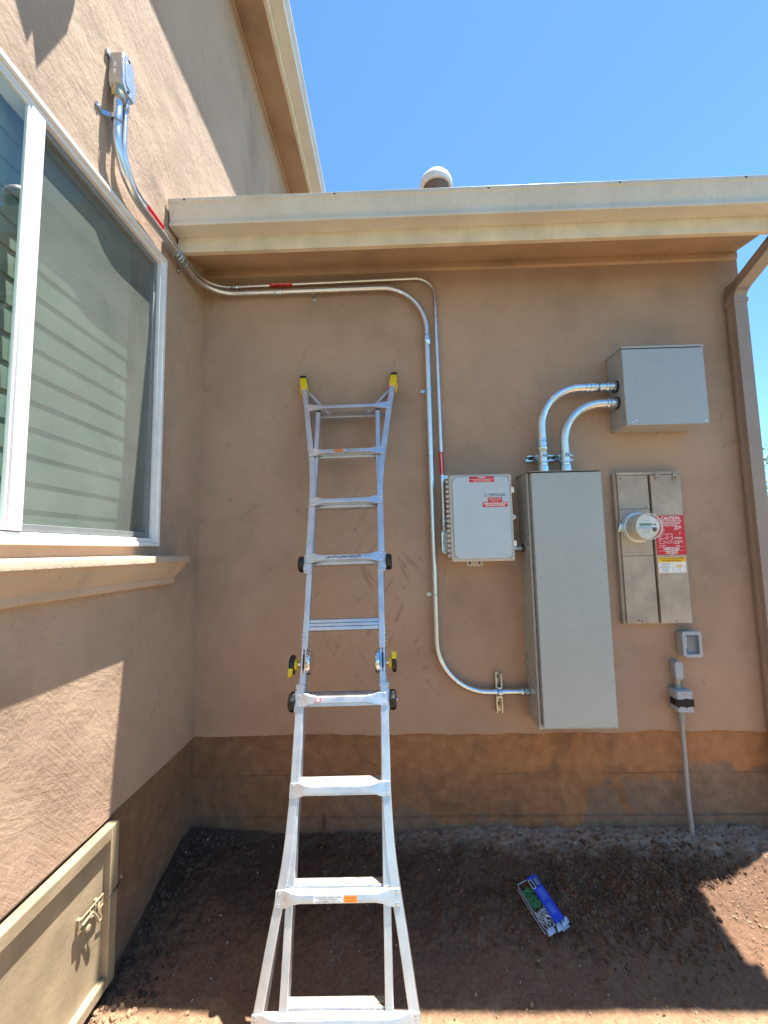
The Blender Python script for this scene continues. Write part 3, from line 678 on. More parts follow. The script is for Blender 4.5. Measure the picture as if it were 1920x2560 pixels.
for zq in (3.935, 3.970): part('sticker', MB().box(.028, .042, -1.0015, -1.000, zq, zq + .022), 'wl', t)
part('ear', MB().box(.001, .012, -1.020, -.996, 4.015, 4.040), 'cast', t, .002)
part('hub', MB().lathe((.045, -.985, 3.815), (0, 0, 1), [(0, RB + .002), (0, RB + .008), (.012, RB + .010), (.03, RB + .010), (.033, RB + .006), (.062, RB + .006)], 24), 'gold', t)
t = thing('conduit_access_fitting', 'smaller silver conduit body tucked behind the larger one high on the left wall', 'conduit body', (0, -.9, 3.85), 'conduit bodies')
part('body', MB().prism([(-.928, 3.905), (-.92, 3.885), (-.90, 3.885), (-.892, 3.905), (-.892, 4.0), (-.928, 4.0)], .001, .056, 'x'), 'cast', t, .004)
part('cover', MB().prism(oblong(-.930, -.888, 3.893, 4.012), .056, .062, 'x'), 'cover', t, .002)
part('hub', MB().lathe((.036, -.922, 3.835), (0, 0, 1), [(0, RS + .001), (0, RS + .006), (.02, RS + .006), (.022, RS + .004), (.055, RS + .005)], 20), 'zinc', t)
# conduit body beside the combiner
t = thing('conduit_access_fitting', 'silver conduit body with oblong cover beside the hinge side of the white-lidded box', 'conduit body', (1.6, 0, 1.66), 'conduit bodies')
part('body', MB().prism(oblong(1.578, 1.622, 1.684, 1.842), -.045, -.006, 'y').lathe((1.598, -.036, 1.84), (0, 0, 1), [(-.02, .014), (.0, .017), (.018, .017), (.02, .013)], 18), 'cast', t, .003)
cv = part('cover', MB().prism(oblong(1.577, 1.623, 1.682, 1.830), -.050, -.045, 'y'), 'zinc', t, .0015)
part('recess', MB().prism(oblong(1.587, 1.613, 1.705, 1.807), -.053, -.050, 'y'), 'lid', cv, .001)
for zq in (1.819, 1.692): part('screw', MB().lathe((1.60, -.050, zq), (0, -1, 0), [(0, .003), (.002, .002)], 8), 'rub', cv)

# ---------------------------------------------------------------- combiner box
t = thing('combiner_box', 'small enclosure with pale blue-grey rounded lid and hinge knuckles down its left side', 'electrical box', (1.81, 0, 1.636))
bd = part('body', MB().prism(rrect(1.624, 1.990, 1.640, 2.156, .012), -.165, -.002, 'y'), 'base_pl', t, .002)
fr = MB().prism(rrect(1.619, 1.997, 1.635, 2.161, .012), -.180, -.150, 'y'); part('lid_rim', fr, 'base_pl', t, .003)
lid = part('lid', MB().prism(rrect(1.636, 1.982, 1.650, 2.147, .040, 8), -.192, -.178, 'y'), 'lid', t, .004)
for x, z in ((1.634, 2.146), (1.984, 2.146), (1.634, 1.650), (1.984, 1.650)): part('corner_screw', MB().lathe((x, -.180, z), (0, -1, 0), [(0, .010), (.006, .009), (.007, .005)], 12), 'base_pl', t)
for k in range(16):
    z = 1.672 + k * .0300
    part('hinge_knuckle', MB().box(1.601, 1.622, -.168, -.140, z - .009, z + .009).tube([(1.606, -.158, z - .009), (1.606, -.158, z + .009)], .008, 10), 'base_pl', t, .001)
for z in (2.062, 1.738): part('latch', MB().box(1.990, 2.010, -.186, -.13, z - .017, z + .017), 'wl', t, .003)
lg = MB().prism([(1.992, 1.925), (2.018, 1.902), (2.020, 1.895), (1.992, 1.872)], -.165, -.158, 'y'); part('padlock_lug', lg, 'wl', t, .001)
part('lug_hole', MB().lathe((2.006, -.165, 1.899), (0, -1, 0), [(0, .004), (.0006, .004)], 12), 'rub', t)
ft = part('mounting_foot', MB().prism(rrect(1.735, 1.840, 1.600, 1.65, .012), -.012, -.002, 'y'), 'base_pl', t, .001)
for xq in (1.750, 1.812): part('foot_slot', MB().prism(oblong(xq, xq + .012, 1.612, 1.64), -.0126, -.012, 'y'), 'ink', t)
YL = -.1924
def label(x0, x1, z0, z1, mat, parent, y=YL, th=.0006, name='label', lab=None):
    return part(name, MB().box(x0, x1, y - th, y, z0, z1), mat, parent, label=lab)
l1 = label(1.740, 1.890, 2.112, 2.146, 'red', lid, lab='red warning sticker at the top of the lid')
part('lettering', text_mb(['WARNING'], .0095, 1.815, 2.1395, YL - .0012, bold=.0004), 'wl', l1); text_mb
part('lettering', text_mb(['DO NOT ADD ANY ADDITIONAL BREAKERS OR', 'WIRE ANY CIRCUIT CONNECTIONS'], .0075, 1.815, 2.1235, YL - .0012, gap=1.35, bold=.0002, width=(.142, .11)), 'wl', l1)
mk = text_mb(['ENPHASE.'], .0255, 1.905, 2.0315, YL - .001, bold=-.0001, width=.100); part('maker_name', mk, 'inkg', lid)
lo = MB(); N_ = 28
for k in range(N_):
    a0, a1 = 2 * pi * k / N_, 2 * pi * (k + 1) / N_; cx, cz = 1.834, 2.0315
    if abs(sin(a0)) < .15 and 0: continue
    lo.add([(cx + r * cos(a), YL - .001, cz + r * sin(a)) for a, r in ((a0, .0104), (a1, .0104), (a1, .0090), (a0, .0090))], [(0, 1, 2, 3)])
text_mb(['e'], .010, 1.834, 2.032, YL - .001, lo, width=.008)
part('emblem', lo, 'inkg', lid)
l2 = label(1.847, 1.932, 1.9905, 2.018, 'red', lid, lab='narrow red sticker under the maker name')
part('lettering', text_mb(['POWER SOURCE OUTPUT', 'MAXIMUM AC OPERATING CURRENT', 'AND NOMINAL VOLTAGE', 'SOLAR DISCONNECT'], .0044, 1.8895, 2.0045, YL - .0012, gap=1.35, bold=.0001, width=(.07, .078, .07, .045)), 'wl', l2)
l3 = label(1.8145, 1.964, 1.9595, 1.9895, 'red', lid, lab='wide red sticker about the rapid shutdown switch')
part('lettering', text_mb(['RAPID SHUTDOWN SWITCH', 'FOR SOLAR PV SYSTEM'], .0115, 1.8895, 1.9745, YL - .0012, gap=1.0, bold=.0006, width=(.136, .118)), 'wl', l3)
nip = thing('conduit_nipple', 'short silver threaded nipple joining the hinged box to the tall cabinet', 'fitting', (2.0, -.06, 1.709))
part('threaded_tube', MB().lathe((1.992, -.07, 1.709), (1, 0, 0), [(0, .019), (.02, .019), (.022, .014), (.03, .014), (.032, .0195), (.04, .0195), (.042, .014), (.052, .014), (.054, .021), (.074, .021), (.075, .015), (.092, .015)], 24), 'zinc', nip)
part('sealing_ring', MB().lathe((2.075, -.07, 1.709), (1, 0, 0), [(0, .0235), (.0065, .0235)], 24), 'rub', nip)

# ---------------------------------------------------------------- tall cabinet
t = thing('tall_cabinet', 'tall plain grey steel electrical cabinet, largest box on the wall', 'electrical cabinet', (2.29, 0, .675))
part('body', MB().box(2.083, 2.508, -.198, -.002, .675, 2.160), 'cab', t, .002)
part('flange', MB().box(2.077, 2.088, -.214, -.199, .679, 2.155).box(2.503, 2.512, -.214, -.199, .679, 2.155), 'cab', t, .001)
part('door', MB().prism([(2.093, .702), (2.502, .702), (2.502, 2.150), (2.093, 2.150)], -.252, -.202, 'y'), 'cab', t, .003, 3)
part('rain_lip', MB().prism([(-.002, 2.171), (-.262, 2.159), (-.262, 2.154), (-.258, 2.154), (-.258, 2.157), (-.002, 2.1605)], 2.076, 2.512, 'x'), plain('lip_brown_grey', (.27, .23, .20), .5), t, .0008)
for z in (1.885, 1.415, .925): part('side_screw', MB().lathe((2.502, -.235, z), (1, 0, 0), [(0, .006), (.005, .006), (.007, .003)], 10), 'screwm', t)
# ---------------------------------------------------------------- upper box and elbows
t = thing('square_junction_box', 'square grey screw-cover box at upper right near the downspout', 'electrical box', (2.955, 0, 2.44))
part('body', MB().box(2.713, 3.200, -.172, -.002, 2.443, 2.932), 'box', t, .002)
cvr = part('cover', MB().box(2.709, 3.204, -.192, -.173, 2.440, 2.920), 'box', t, .002)
part('top_hood', MB().prism([(-.002, 2.940), (-.197, 2.936), (-.197, 2.924), (-.1935, 2.924), (-.193, 2.9325), (-.002, 2.9335)], 2.707, 3.206, 'x'), 'box', t, .0008)
for x, z in ((2.742, 2.455), (2.765, 2.468), (3.180, 2.456)): part('screw', MB().lathe((x, -.192, z), (0, -1, 0), [(0, .0065), (.003, .0065), (.005, .003)], 10), 'screwm', cvr)
RE = .0288
EG = 'bent conduits between the tall cabinet and the square box'
t = thing('conduit_elbow', 'outer thick silver conduit elbow with extra coupling, left of the other elbow', 'conduit', (2.222, -.1, 2.17), EG)
part('pipe', MB().tube(fillet([(2.222, -.10, 2.19), (2.228, -.10, 2.718), (2.66, -.10, 2.718)], [.255], 18), RE, 24), 'galv', t)
part('connector', connector((2.222, -.10, 2.245), (0, 0, -1), RE, .066), 'zinc', t)
part('locknut', MB().lathe((2.222, -.10, 2.166), (0, 0, 1), [(0, RE + .010), (.010, RE + .010), (.014, RE + .006), (.02, RE + .006)], 24), 'strut', t)
part('coupling', big_coupling((2.2225, -.10, 2.392), (0, 0, -1), RE, .09), 'zinc', t)
part('coupling', big_coupling((2.512, -.10, 2.718), (1, 0, 0), RE, .09), 'zinc', t)
part('connector', connector((2.640, -.10, 2.718), (1, 0, 0), RE, .06), 'zinc', t)
part('sealing_ring', MB().lathe((2.700, -.10, 2.718), (1, 0, 0), [(0, RE + .010), (.008, RE + .010)], 28), 'rub', t)
part('marking', text_mb(['E5'], .030, 2.300, 2.648, -.10 - RE - .0008, bold=.001, rot=.85), 'wl', t)
t = thing('conduit_elbow', 'inner shorter silver conduit elbow entering the square box below the outer one', 'conduit', (2.362, -.1, 2.17), EG)
part('pipe', MB().tube(fillet([(2.362, -.10, 2.19), (2.364, -.10, 2.610), (2.69, -.10, 2.610)], [.245], 18), RE, 24), 'galv', t)
part('connector', connector((2.362, -.10, 2.245), (0, 0, -1), RE, .066), 'zinc', t)
part('locknut', MB().lathe((2.362, -.10, 2.166), (0, 0, 1), [(0, RE + .010), (.010, RE + .010), (.014, RE + .006), (.02, RE + .006)], 24), 'strut', t)
part('connector', connector((2.640, -.10, 2.610), (1, 0, 0), RE, .06), 'zinc', t)
part('sealing_ring', MB().lathe((2.700, -.10, 2.610), (1, 0, 0), [(0, RE + .010), (.008, RE + .010)], 28), 'rub', t)
part('marking', text_mb(['E5'], .030, 2.408, 2.498, -.10 - RE - .0008, bold=.001, rot=1.15), 'wl', t)
def strut_bar(x0, x1, z0, z1, horiz):
    mb = MB(); d = .040; th = .0028
    if horiz:
        mb.box(x0, x1, -.004, -.001, z0, z1).box(x0, x1, -d, -.004, z0, z0 + th).box(x0, x1, -d, -.004, z1 - th, z1).box(x0, x1, -d, -d + th, z0 + th, z0 + .009).box(x0, x1, -d, -d + th, z1 - .009, z1 - th)
    else:
        mb.box(x0, x1, -.004, -.001, z0, z1).box(x0, x0 + th, -d, -.004, z0, z1).box(x1 - th, x1, -d, -.004, z0, z1).box(x0 + th, x0 + .009, -d, -d + th, z0, z1).box(x1 - .009, x1 - th, -d, -d + th, z0, z1)
    return mb
def slots(pts, horiz):
    mb = MB()
    for x, z in pts: mb.prism([(x + a * (1.8 if horiz else 1), z + b * (1 if horiz else 1.8)) for a, b in [(.0065 * cos(k * pi / 8), .0065 * sin(k * pi / 8)) for k in range(16)]], -.0048, -.004, 'y')
    return mb
t = thing('strut_channel', 'short horizontal steel strut behind the two thick elbows above the tall cabinet', 'strut', (2.29, 0, 2.26), 'strut channels on the wall')
ch = part('channel', strut_bar(2.148, 2.438, 2.262, 2.302, True), 'zinc', t, .0006)
for q in ((2.175, 2.282), (2.29, 2.282), (2.42, 2.282)): part('slot', slots([q], True), 'rub', ch)
for x in (2.2225, 2.3625):
    cl = MB().lathe((x, -.10, 2.270), (0, 0, 1), [(0, RE + .0006), (0, RE + .003), (.024, RE + .003), (.024, RE + .0006)], 28, False)
    cl.box(x - RE - .006, x - RE + .002, -.10, -.038, 2.272, 2.292).box(x + RE - .002, x + RE + .006, -.10, -.038, 2.272, 2.292)
    cl.box(x - .006, x - .003, -.10 - RE - .018, -.10 - RE, 2.270, 2.294).box(x + .008, x + .011, -.10 - RE - .018, -.10 - RE, 2.270, 2.294)
    cl.tube([(x - .014, -.10 - RE - .010, 2.282), (x + .022, -.10 - RE - .010, 2.282)], .0032, 8)
    part('pipe_clamp', cl, 'zinc', t, .0005)
t = thing('strut_channel', 'short vertical brassy strut holding the thicker conduit where it nears the tall cabinet', 'strut', (1.9, 0, .708), 'strut channels on the wall')
ch = part('channel', strut_bar(1.880, 1.921, .708, .940, False), M['strut'], t, .0006)
for q in ((1.90, .915), (1.90, .800), (1.90, .752)): part('slot', slots([q], False), 'rub', ch)
cl = MB().lathe((1.888, -.055, .833), (1, 0, 0), [(0, RB + .0006), (0, RB + .003), (.024, RB + .003), (.024, RB + .0006)], 24, False)
cl.box(1.889, 1.911, -.055, -.036, .845, .862).box(1.889, 1.911, -.055, -.036, .802, .820).lathe((1.90, -.055 - RB - .002, .826), (0, -1, 0), [(0, .004), (.006, .003)], 8)
part('pipe_clamp', cl, 'zinc', t, .0005)

# ---------------------------------------------------------------- meter panel
t = thing('meter_panel', 'tall beige two-door service panel carrying the round meter and red sign', 'electrical panel', (2.9, 0, 1.23))
part('frame', MB().box(2.686, 3.096, -.034, -.001, 1.226, 2.172), 'meterpan', t, .002)
part('top_trim', MB().box(2.700, 3.100, -.050, -.034, 2.156, 2.174), 'meterpan', t, .001)
YP = -.050
part('cover', MB().box(2.702, 2.893, YP, -.035, 1.941, 2.153), 'meterpan', t, .002, label='upper left cover of the panel')
part('cover', MB().box(2.702, 2.893, YP, -.035, 1.647, 1.9385), 'meterpan', t, .002, label='middle left cover around the meter')
part('cover', MB().box(2.702, 2.893, YP, -.035, 1.232, 1.6445), 'meterpan', t, .002, label='lower left cover of the panel')
dr = part('door', MB().box(2.907, 3.094, YP - .004, -.035, 1.230, 2.153), 'meterpan', t, .002, label='long right door bearing the signs')
part('gap', MB().box(2.8935, 2.9065, -.036, -.0345, 1.231, 2.155), 'ink', t)
part('ridge', MB().box(2.708, 2.888, YP - .003, YP, 1.658, 1.664), 'meterpan', t, .001)
for x in (2.948, 3.058):
    h = part('hasp', MB().box(x - .013, x + .013, -.0625, -.054, 2.118, 2.162), 'meterpan', t, .003); part('hasp_hole', MB().lathe((x, -.0625, 2.134), (0, -1, 0), [(0, .005), (.001, .0045)], 12), 'rub', h)
for x, z in ((2.722, 2.135), (2.868, 1.951), (2.770, 1.250), (2.790, 1.245), (2.998, 1.243)): part('screw', MB().lathe((x, YP - .003, z), (0, -1, 0), [(0, .004), (.003, .003)], 10), 'rub', t)
# caution sign
Y2 = YP - .004
sg = part('caution_sign', MB().box(2.913, 3.093, Y2 - .0016, Y2, 1.648, 1.893), 'red', dr, label='red plastic caution placard with white diagram')
ys = Y2 - .0022
b = MB(); text_mb(['CAUTION:'], .0285, 3.012, 1.8755, ys, b, bold=.0006, width=.117)
text_mb(['POWER TO THIS BUILDING IS ALSO', 'SUPPLIED FROM THE FOLLOWING', 'SOURCES WITH DISCONNECTS', 'LOCATED AS SHOWN.'], .0092, 3.003, 1.8445, ys, b, gap=1.12, bold=.0003, width=(.146, .14, .126, .095))
part('lettering', b, 'wl', sg)
def seg(mb, pts, w, y, close=False):
    P = list(pts) + ([pts[0]] if close else [])
    for (a, b_), (c, d) in zip(P[:-1], P[1:]):
        L = math.hypot(c - a, d - b_) or 1; nx_, nz_ = -(d - b_) / L * w / 2, (c - a) / L * w / 2
        mb.add([(a + nx_, y, b_ + nz_), (c + nx_, y, d + nz_), (c - nx_, y, d - nz_), (a - nx_, y, b_ - nz_)], [(0, 1, 2, 3)])
    return mb
d = MB()
def S(px, pz): return (2.913 + (px - 70) / (935 - 70) * .180 + (1.893 - (1.893 - (pz - 230) / 1210 * .245)) * 0.0 - (pz - 230) / 1210 * .0, 1.893 - (pz - 230) / 1210 * .245)
def S2(px, pz): k = (pz - 230) / 1210; return (2.913 + (px - (70 + 45 * k)) / (865 + 45 * k) * .180, 1.893 - k * .245)
for pl in ([(240, 620), (345, 625), (345, 715), (290, 715), (300, 790), (590, 800), (600, 985), (545, 1000), (560, 1080), (460, 1085), (400, 1060), (350, 1085), (200, 1090), (175, 840), (225, 760), (240, 620)],
           [(290, 650), (340, 700)], [(180, 830), (235, 760), (300, 840), (240, 890), (180, 830)], [(235, 760), (240, 890)], [(200, 930), (430, 940), (560, 870)], [(380, 800), (430, 940), (470, 800)], [(430, 940), (430, 1000)],
           [(200, 1040), (260, 960), (330, 1060)], [(330, 1060), (375, 1000), (420, 1060)], [(440, 1060), (510, 1000), (560, 1060)], [(545, 940), (600, 985)], [(600, 985), (560, 800)], [(180, 850), (240, 990)],
           [(595, 1050), (640, 1110)], [(590, 985), (620, 935)], [(600, 1035), (645, 1040)], [(790, 820), (835, 745)], [(835, 745), (800, 765)], [(835, 745), (838, 785)], [(120, 350), (155, 270), (215, 355), (120, 350)]):
    seg(d, [S2(*q) for q in pl], .0016, ys)
seg(d, [S2(160, 1212), S2(945, 1195)], .0012, ys); seg(d, [S2(165, 1322), S2(955, 1305)], .0012, ys)
part('diagram', d, 'wl', sg)
b = MB()
for (px, pz, w_, tx) in ((755, 575, .040, 'UTILITY METER'), (770, 600, .044, 'MAIN SERVICE'), (745, 640, .038, 'DISCONNECT'), (700, 668, .022, 'PANEL'), (770, 918, .046, 'COMBINER BOX'), (775, 945, .046, 'PV DISCONNECT'), (775, 1022, .046, 'SOLAR AC'), (780, 1055, .050, 'DISCONNECT SW'), (735, 1098, .030, 'METER'), (755, 1165, .026, 'PANEL'), (295, 1158, .038, 'STREET'),
                         (560, 1212, .075, 'ALL DISCONNECTS ON'), (555, 1238, .100, 'EXTERIOR WALL AND'), (560, 1265, .100, 'LABELED AS NOTED'), (555, 1292, .095, 'PHOTOVOLTAIC ARRAY')):
    c_ = S2(px, pz); text_mb([tx], .0062, c_[0], c_[1], ys, b, bold=.00025, width=w_)
c_ = S2(570, 1362); text_mb(['BAKER ELECTRIC', 'HOME ENERGY'], .0105, c_[0], c_[1], ys, b, gap=1.0, bold=.0004, width=(.075, .075))
c_ = S2(570, 1430); seg(b, [(c_[0] - .014, c_[1]), (c_[0] + .014, c_[1])], .002, ys)
part('small_print', b, 'wl', sg)
sg2 = part('shutdown_label', MB().box(2.916, 3.083, Y2 - .0010, Y2, 1.538, 1.634), 'wl', dr, label='white label with yellow heading below the red placard')
part('heading', MB().box(2.9165, 3.0825, Y2 - .0014, Y2 - .0010, 1.602, 1.6335), 'amber', sg2)
b = MB(); text_mb(['SOLAR PV SYSTEM EQUIPPED', 'WITH RAPID SHUTDOWN.'], .0125, 2.9995, 1.6175, Y2 - .0018, b, gap=1.1, bold=.0006, width=(.154, .124)); part('lettering', b, 'brass', sg2)
b = MB(); text_mb(['TURN RAPID SHUTDOWN', 'SWITCH TO THE', 'OFF POSITION TO', 'SHUT DOWN PV SYSTEM', 'AND REDUCE', 'SHOCK HAZARD', 'IN THE ARRAY.'], .0062, 2.9555, 1.570, Y2 - .0014, b, gap=1.3, bold=.0001, width=(.070, .045, .055, .070, .036, .045, .040)); part('small_print', b, 'inkg', sg2)
b = MB(); hx, hz = 3.042, 1.565
for pl in ([(hx - .033, hz - .018), (hx - .033, hz + .006), (hx + .033, hz + .006), (hx + .033, hz - .018), (hx - .033, hz - .018)], [(hx - .037, hz + .006), (hx - .010, hz + .025), (hx, hz + .034), (hx + .012, hz + .025), (hx + .037, hz + .006)], [(hx - .006, hz - .018), (hx - .006, hz), (hx + .006, hz), (hx + .006, hz - .018)], [(2.9985, 1.542), (2.9985, 1.598)]): seg(b, pl, .0008, Y2 - .0014)
part('house_drawing', b, 'inkg', sg2); part('array_drawing', MB().box(hx - .017, hx + .017, Y2 - .0019, Y2 - .0012, hz + .008, hz + .019), 'amber', sg2)
# meter
mt = thing('electric_meter', 'round glass-domed electric meter on the beige panel beside the red sign', 'meter', (2.80, YP, 1.822))
mx_, mz_ = 2.801, 1.822
part('ring', MB().lathe((mx_, YP, mz_), (0, -1, 0), [(0, .096), (.008, .097), (.012, .094), (.013, .090), (.018, .090), (.022, .093), (.028, .092), (.030, .086)], 40), 'ringm', mt)
part('ring_seal', MB().box(2.693, 2.712, YP - .022, YP - .006, 1.80, 1.845).prism([(2.676, 1.795), (2.690, 1.795), (2.704, 1.85), (2.694, 1.856)], YP - .014, YP - .008, 'y'), 'screwm', mt, .002)
part('case', MB().lathe((mx_, YP - .028, mz_), (0, -1, 0), [(0, .082), (.045, .078), (.060, .070), (.062, .05)], 40), plain('meter_case', (.60, .59, .55), .4), mt)
dm = part('glass_dome', MB().lathe((mx_, YP - .026, mz_), (0, -1, 0), [(0, .086), (.02, .085), (.098, .079), (.104, .076), (.106, .072)], 48), 'dome', mt)
part('dome_rim', MB().lathe((mx_, YP - .128, mz_), (0, -1, 0), [(0, .0775), (0, .0795), (.004, .0785), (.004, .0735), (0, .0735)], 48, False), plain('rim_clear', (.62, .60, .55), .2), mt)
yf = YP - .113
fc = part('face', MB().lathe((mx_, YP - .09, mz_), (0, -1, 0), [(0, .071), (.022, .071), (.023, .068)], 40), 'face', mt)
part('display', MB().box(mx_ - .047, mx_ + .025, yf - .0022, yf - .0002, mz_ + .003, mz_ + .021), 'lcd', fc)
part('blue_band', MB().box(mx_ - .065, mx_ + .058, yf - .0016, yf - .0002, mz_ - .011, mz_ - .002), 'bluel', fc)
part('nameplate', MB().prism([(mx_ - .055, mz_ - .013), (mx_ + .035, mz_ - .013), (mx_ + .012, mz_ - .055), (mx_ - .015, mz_ - .062), (mx_ - .042, mz_ - .044)], yf - .0014, yf - .0002, 'y'), 'wl', fc)
b = MB(); text_mb(['WATTHOUR METER', '12345678', 'CL200  240V'], .0075, mx_ - .012, mz_ - .030, yf - .002, b, gap=1.25, width=(.055, .050, .035)); text_mb(['SMART METER'], .006, mx_ - .01, mz_ + .035, yf - .001, b); part('lettering', b, 'inkg', fc)
part('optical_port', MB().lathe((mx_ + .045, yf, mz_ + .012), (0, -1, 0), [(0, .006), (.002, .006)], 14).lathe((mx_ + .032, yf, mz_ + .012), (0, -1, 0), [(0, .0035), (.002, .003)], 10).lathe((mx_ + .040, yf, mz_ - .018), (0, -1, 0), [(0, .014), (.004, .012)], 18), 'ink', fc)

# ---------------------------------------------------------------- small boxes at lower right
t = thing('weatherproof_outlet', 'small grey outlet box with a clear window in its cover, below the beige panel', 'outlet', (3.07, 0, 1.02))
part('back_box', MB().prism(rrect(3.020, 3.128, 1.030, 1.176, .012), -.040, -.001, 'y'), 'pvcb', t, .002)
cv = MB(); ou = rrect(3.016, 3.132, 1.026, 1.182, .016, 5); inn = rrect(3.034, 3.113, 1.046, 1.160, .006, 5)
for a, b_, y0_, y1_ in ((ou, inn, -.066, -.041),):
    n = len(a); vs = [(p[0], y0_, p[1]) for p in a] + [(p[0], y0_ - .002, p[1]) for p in b_] + [(p[0], y1_, p[1]) for p in a] + [(p[0], y1_, p[1]) for p in b_]
    fs = []
    for k in range(n): q = (k + 1) % n; fs += [(k, q, n + q, n + k), (k, 2 * n + k, 2 * n + q, q), (n + k, n + q, 3 * n + q, 3 * n + k), (2 * n + k, 3 * n + k, 3 * n + q, 2 * n + q)]
    cv.add(vs, fs)
c_ = part('cover', cv, 'pvcb', t, .0015)
part('cover_window', MB().box(3.034, 3.113, -.062, -.058, 1.046, 1.160), 'clear', c_)
part('receptacle', MB().box(3.052, 3.095, -.050, -.041, 1.062, 1.146), 'pvc', t, .002)
part('sticker', MB().box(3.036, 3.050, -.0505, -.0495, 1.075, 1.150).box(3.036, 3.05, -.0495, -.041, 1.075, 1.150), 'wl', t)
part('cover_screw', MB().lathe((3.027, -.067, 1.034), (0, -1, 0), [(0, .0035), (.002, .003)], 10), 'rub', c_)
t = thing('conduit_access_fitting', 'grey plastic conduit body above the taped grey box at lower right', 'conduit body', (2.985, 0, .88))
part('body', MB().prism(oblong(2.968, 3.014, .892, 1.006), -.045, -.001, 'y'), 'pvcb', t, .003)
cb = part('cover', MB().prism(oblong(2.967, 3.015, .891, 1.004), -.052, -.046, 'y'), 'pvcb', t, .0015)
for zq in (.995, .901): part('screw', MB().lathe((2.991, -.052, zq), (0, -1, 0), [(0, .004), (.002, .003)], 10), 'pvc', cb)
part('stem', MB().lathe((2.988, -.028, .900), (0, 0, -1), [(0, .014), (.045, .014), (.046, .018), (.062, .018)], 20), 'pvc', t)
t = thing('taped_junction_box', 'small grey junction box wrapped with ragged black tape', 'electrical box', (2.99, 0, .71))
part('body', MB().box(2.943, 3.036, -.070, -.001, .714, .838), 'pvcb', t, .003)
part('cover', MB().box(2.948, 3.040, -.079, -.0705, .712, .834), 'pvcb', t, .002)
for xq, zq in ((2.994, .818), (2.998, .730)): part('screw', MB().lathe((xq, -.079, zq), (0, -1, 0), [(0, .005), (.002, .004)], 10), 'pvc', t)
R_ = random.Random(4); tp = MB()
topz = [.789 + R_.uniform(-.004, .004) for k in range(13)]; botz = [.744 + R_.uniform(-.006, .004) for k in range(13)]
vs = [(2.9455 + k * .0081, -.0822 - .0012 * (k % 2), topz[k]) for k in range(13)] + [(2.9455 + k * .0081, -.0822 - .0008 * ((k + 1) % 2), botz[k]) for k in range(13)]
tp.add(vs, [(k, k + 1, k + 14, k + 13) for k in range(12)]); tp.box(2.9405, 2.9425, -.081, -.02, .748, .788).box(3.041, 3.0432, -.081, -.02, .745, .790).box(2.941, 3.0432, -.0815, -.0795, .747, .787)
tp.prism([(2.932, .772), (2.948, .778), (2.948, .785), (2.936, .787)], -.084, -.082, 'y')
tpo = part('black_tape', tp, 'tape', t)
t = thing('buried_pvc_pipe', 'slim grey plastic pipe dropping from the taped box into the dirt', 'pipe', (2.985, -.03, 0))
part('pipe', MB().tube([(2.990, -.036, .655), (2.990, -.036, .4), (2.987, -.040, .2), (2.983, -.058, .04), (2.981, -.068, -.12)], .0135, 20), 'pvc', t)
part('fitting', MB().lathe((2.990, -.036, .714), (0, 0, -1), [(0, .013), (.012, .013), (.013, .0175), (.024, .0175), (.026, .0165), (.030, .0185), (.072, .0185), (.074, .0165)], 24), 'pvc', t)
t = None
# rusty stake stub by the footing
tag(part('rusty_rebar', MB().tube([(.808, -.008, .02), (.810, -.012, .07), (.806, -.006, .115)], [.006, .007, .005], 8), plain('rust', (.13, .045, .02), .9, 0, .4, 60, .002, 90)), 'short rusty stub of metal against the concrete behind the ladder', 'rebar')

# ---------------------------------------------------------------- ladder (local frame: x across, -y front, z up the ladder)
VB = 2.985
lad = thing('multi_position_ladder', 'scuffed aluminium articulated ladder leaning against the wall with flared ends', 'ladder', (1.0385, -.14 - VB * cos(rd(69)), 2.632 - VB * sin(rd(69))))
lad.rotation_mode = 'XYZ'
mw = Matrix.Rotation(rd(-21), 4, 'X') @ Matrix.Rotation(rd(-.70), 4, 'Y'); lad.rotation_euler = mw.to_euler()
ORG[lad.name] = Vector((0, 0, 0))
def rail(path, w, y0, y1, side, r=.003):   # path = [(half offset, v)] ; builds one swept rectangular rail
    secs = []
    for i, (h, v) in enumerate(path):
        x = side * h; z = VB - v
        secs.append([(x - w / 2, y0, z), (x + w / 2, y0, z), (x + w / 2, y1, z), (x - w / 2, y1, z)])
    return MB().loft(secs)
def smooth(path, n=6):
    out = []; P = [path[0]] + path + [path[-1]]
    for i in range(1, len(P) - 2):
        for k in range(n):
            t = k / n; a, b_, c, d_ = P[i - 1], P[i], P[i + 1], P[i + 2]
            out.append(tuple(.5 * (2 * b_[j] + (c[j] - a[j]) * t + (2 * a[j] - 5 * b_[j] + 4 * c[j] - d_[j]) * t * t + (3 * b_[j] - a[j] - 3 * c[j] + d_[j]) * t ** 3) for j in (0, 1)))
    return out + [path[-1]]
OA = smooth([(.298, -.225), (.290, -.17), (.262, .015), (.238, .19), (.216, .35), (.2, .50), (.1935, .60), (.192, .75), (.192, 1.098)])
OB = smooth([(.193, 1.632), (.193, 2.0), (.196, 2.12), (.204, 2.25), (.218, 2.36), (.243, 2.51), (.266, 2.66), (.29, 2.81), (.316, 2.975)])
IA = [(.188, .035), (.187, .5), (.186, 1.2), (.187, 1.478)]; IB = [(.1875, 1.582), (.187, 2.2), (.187, 2.735)]
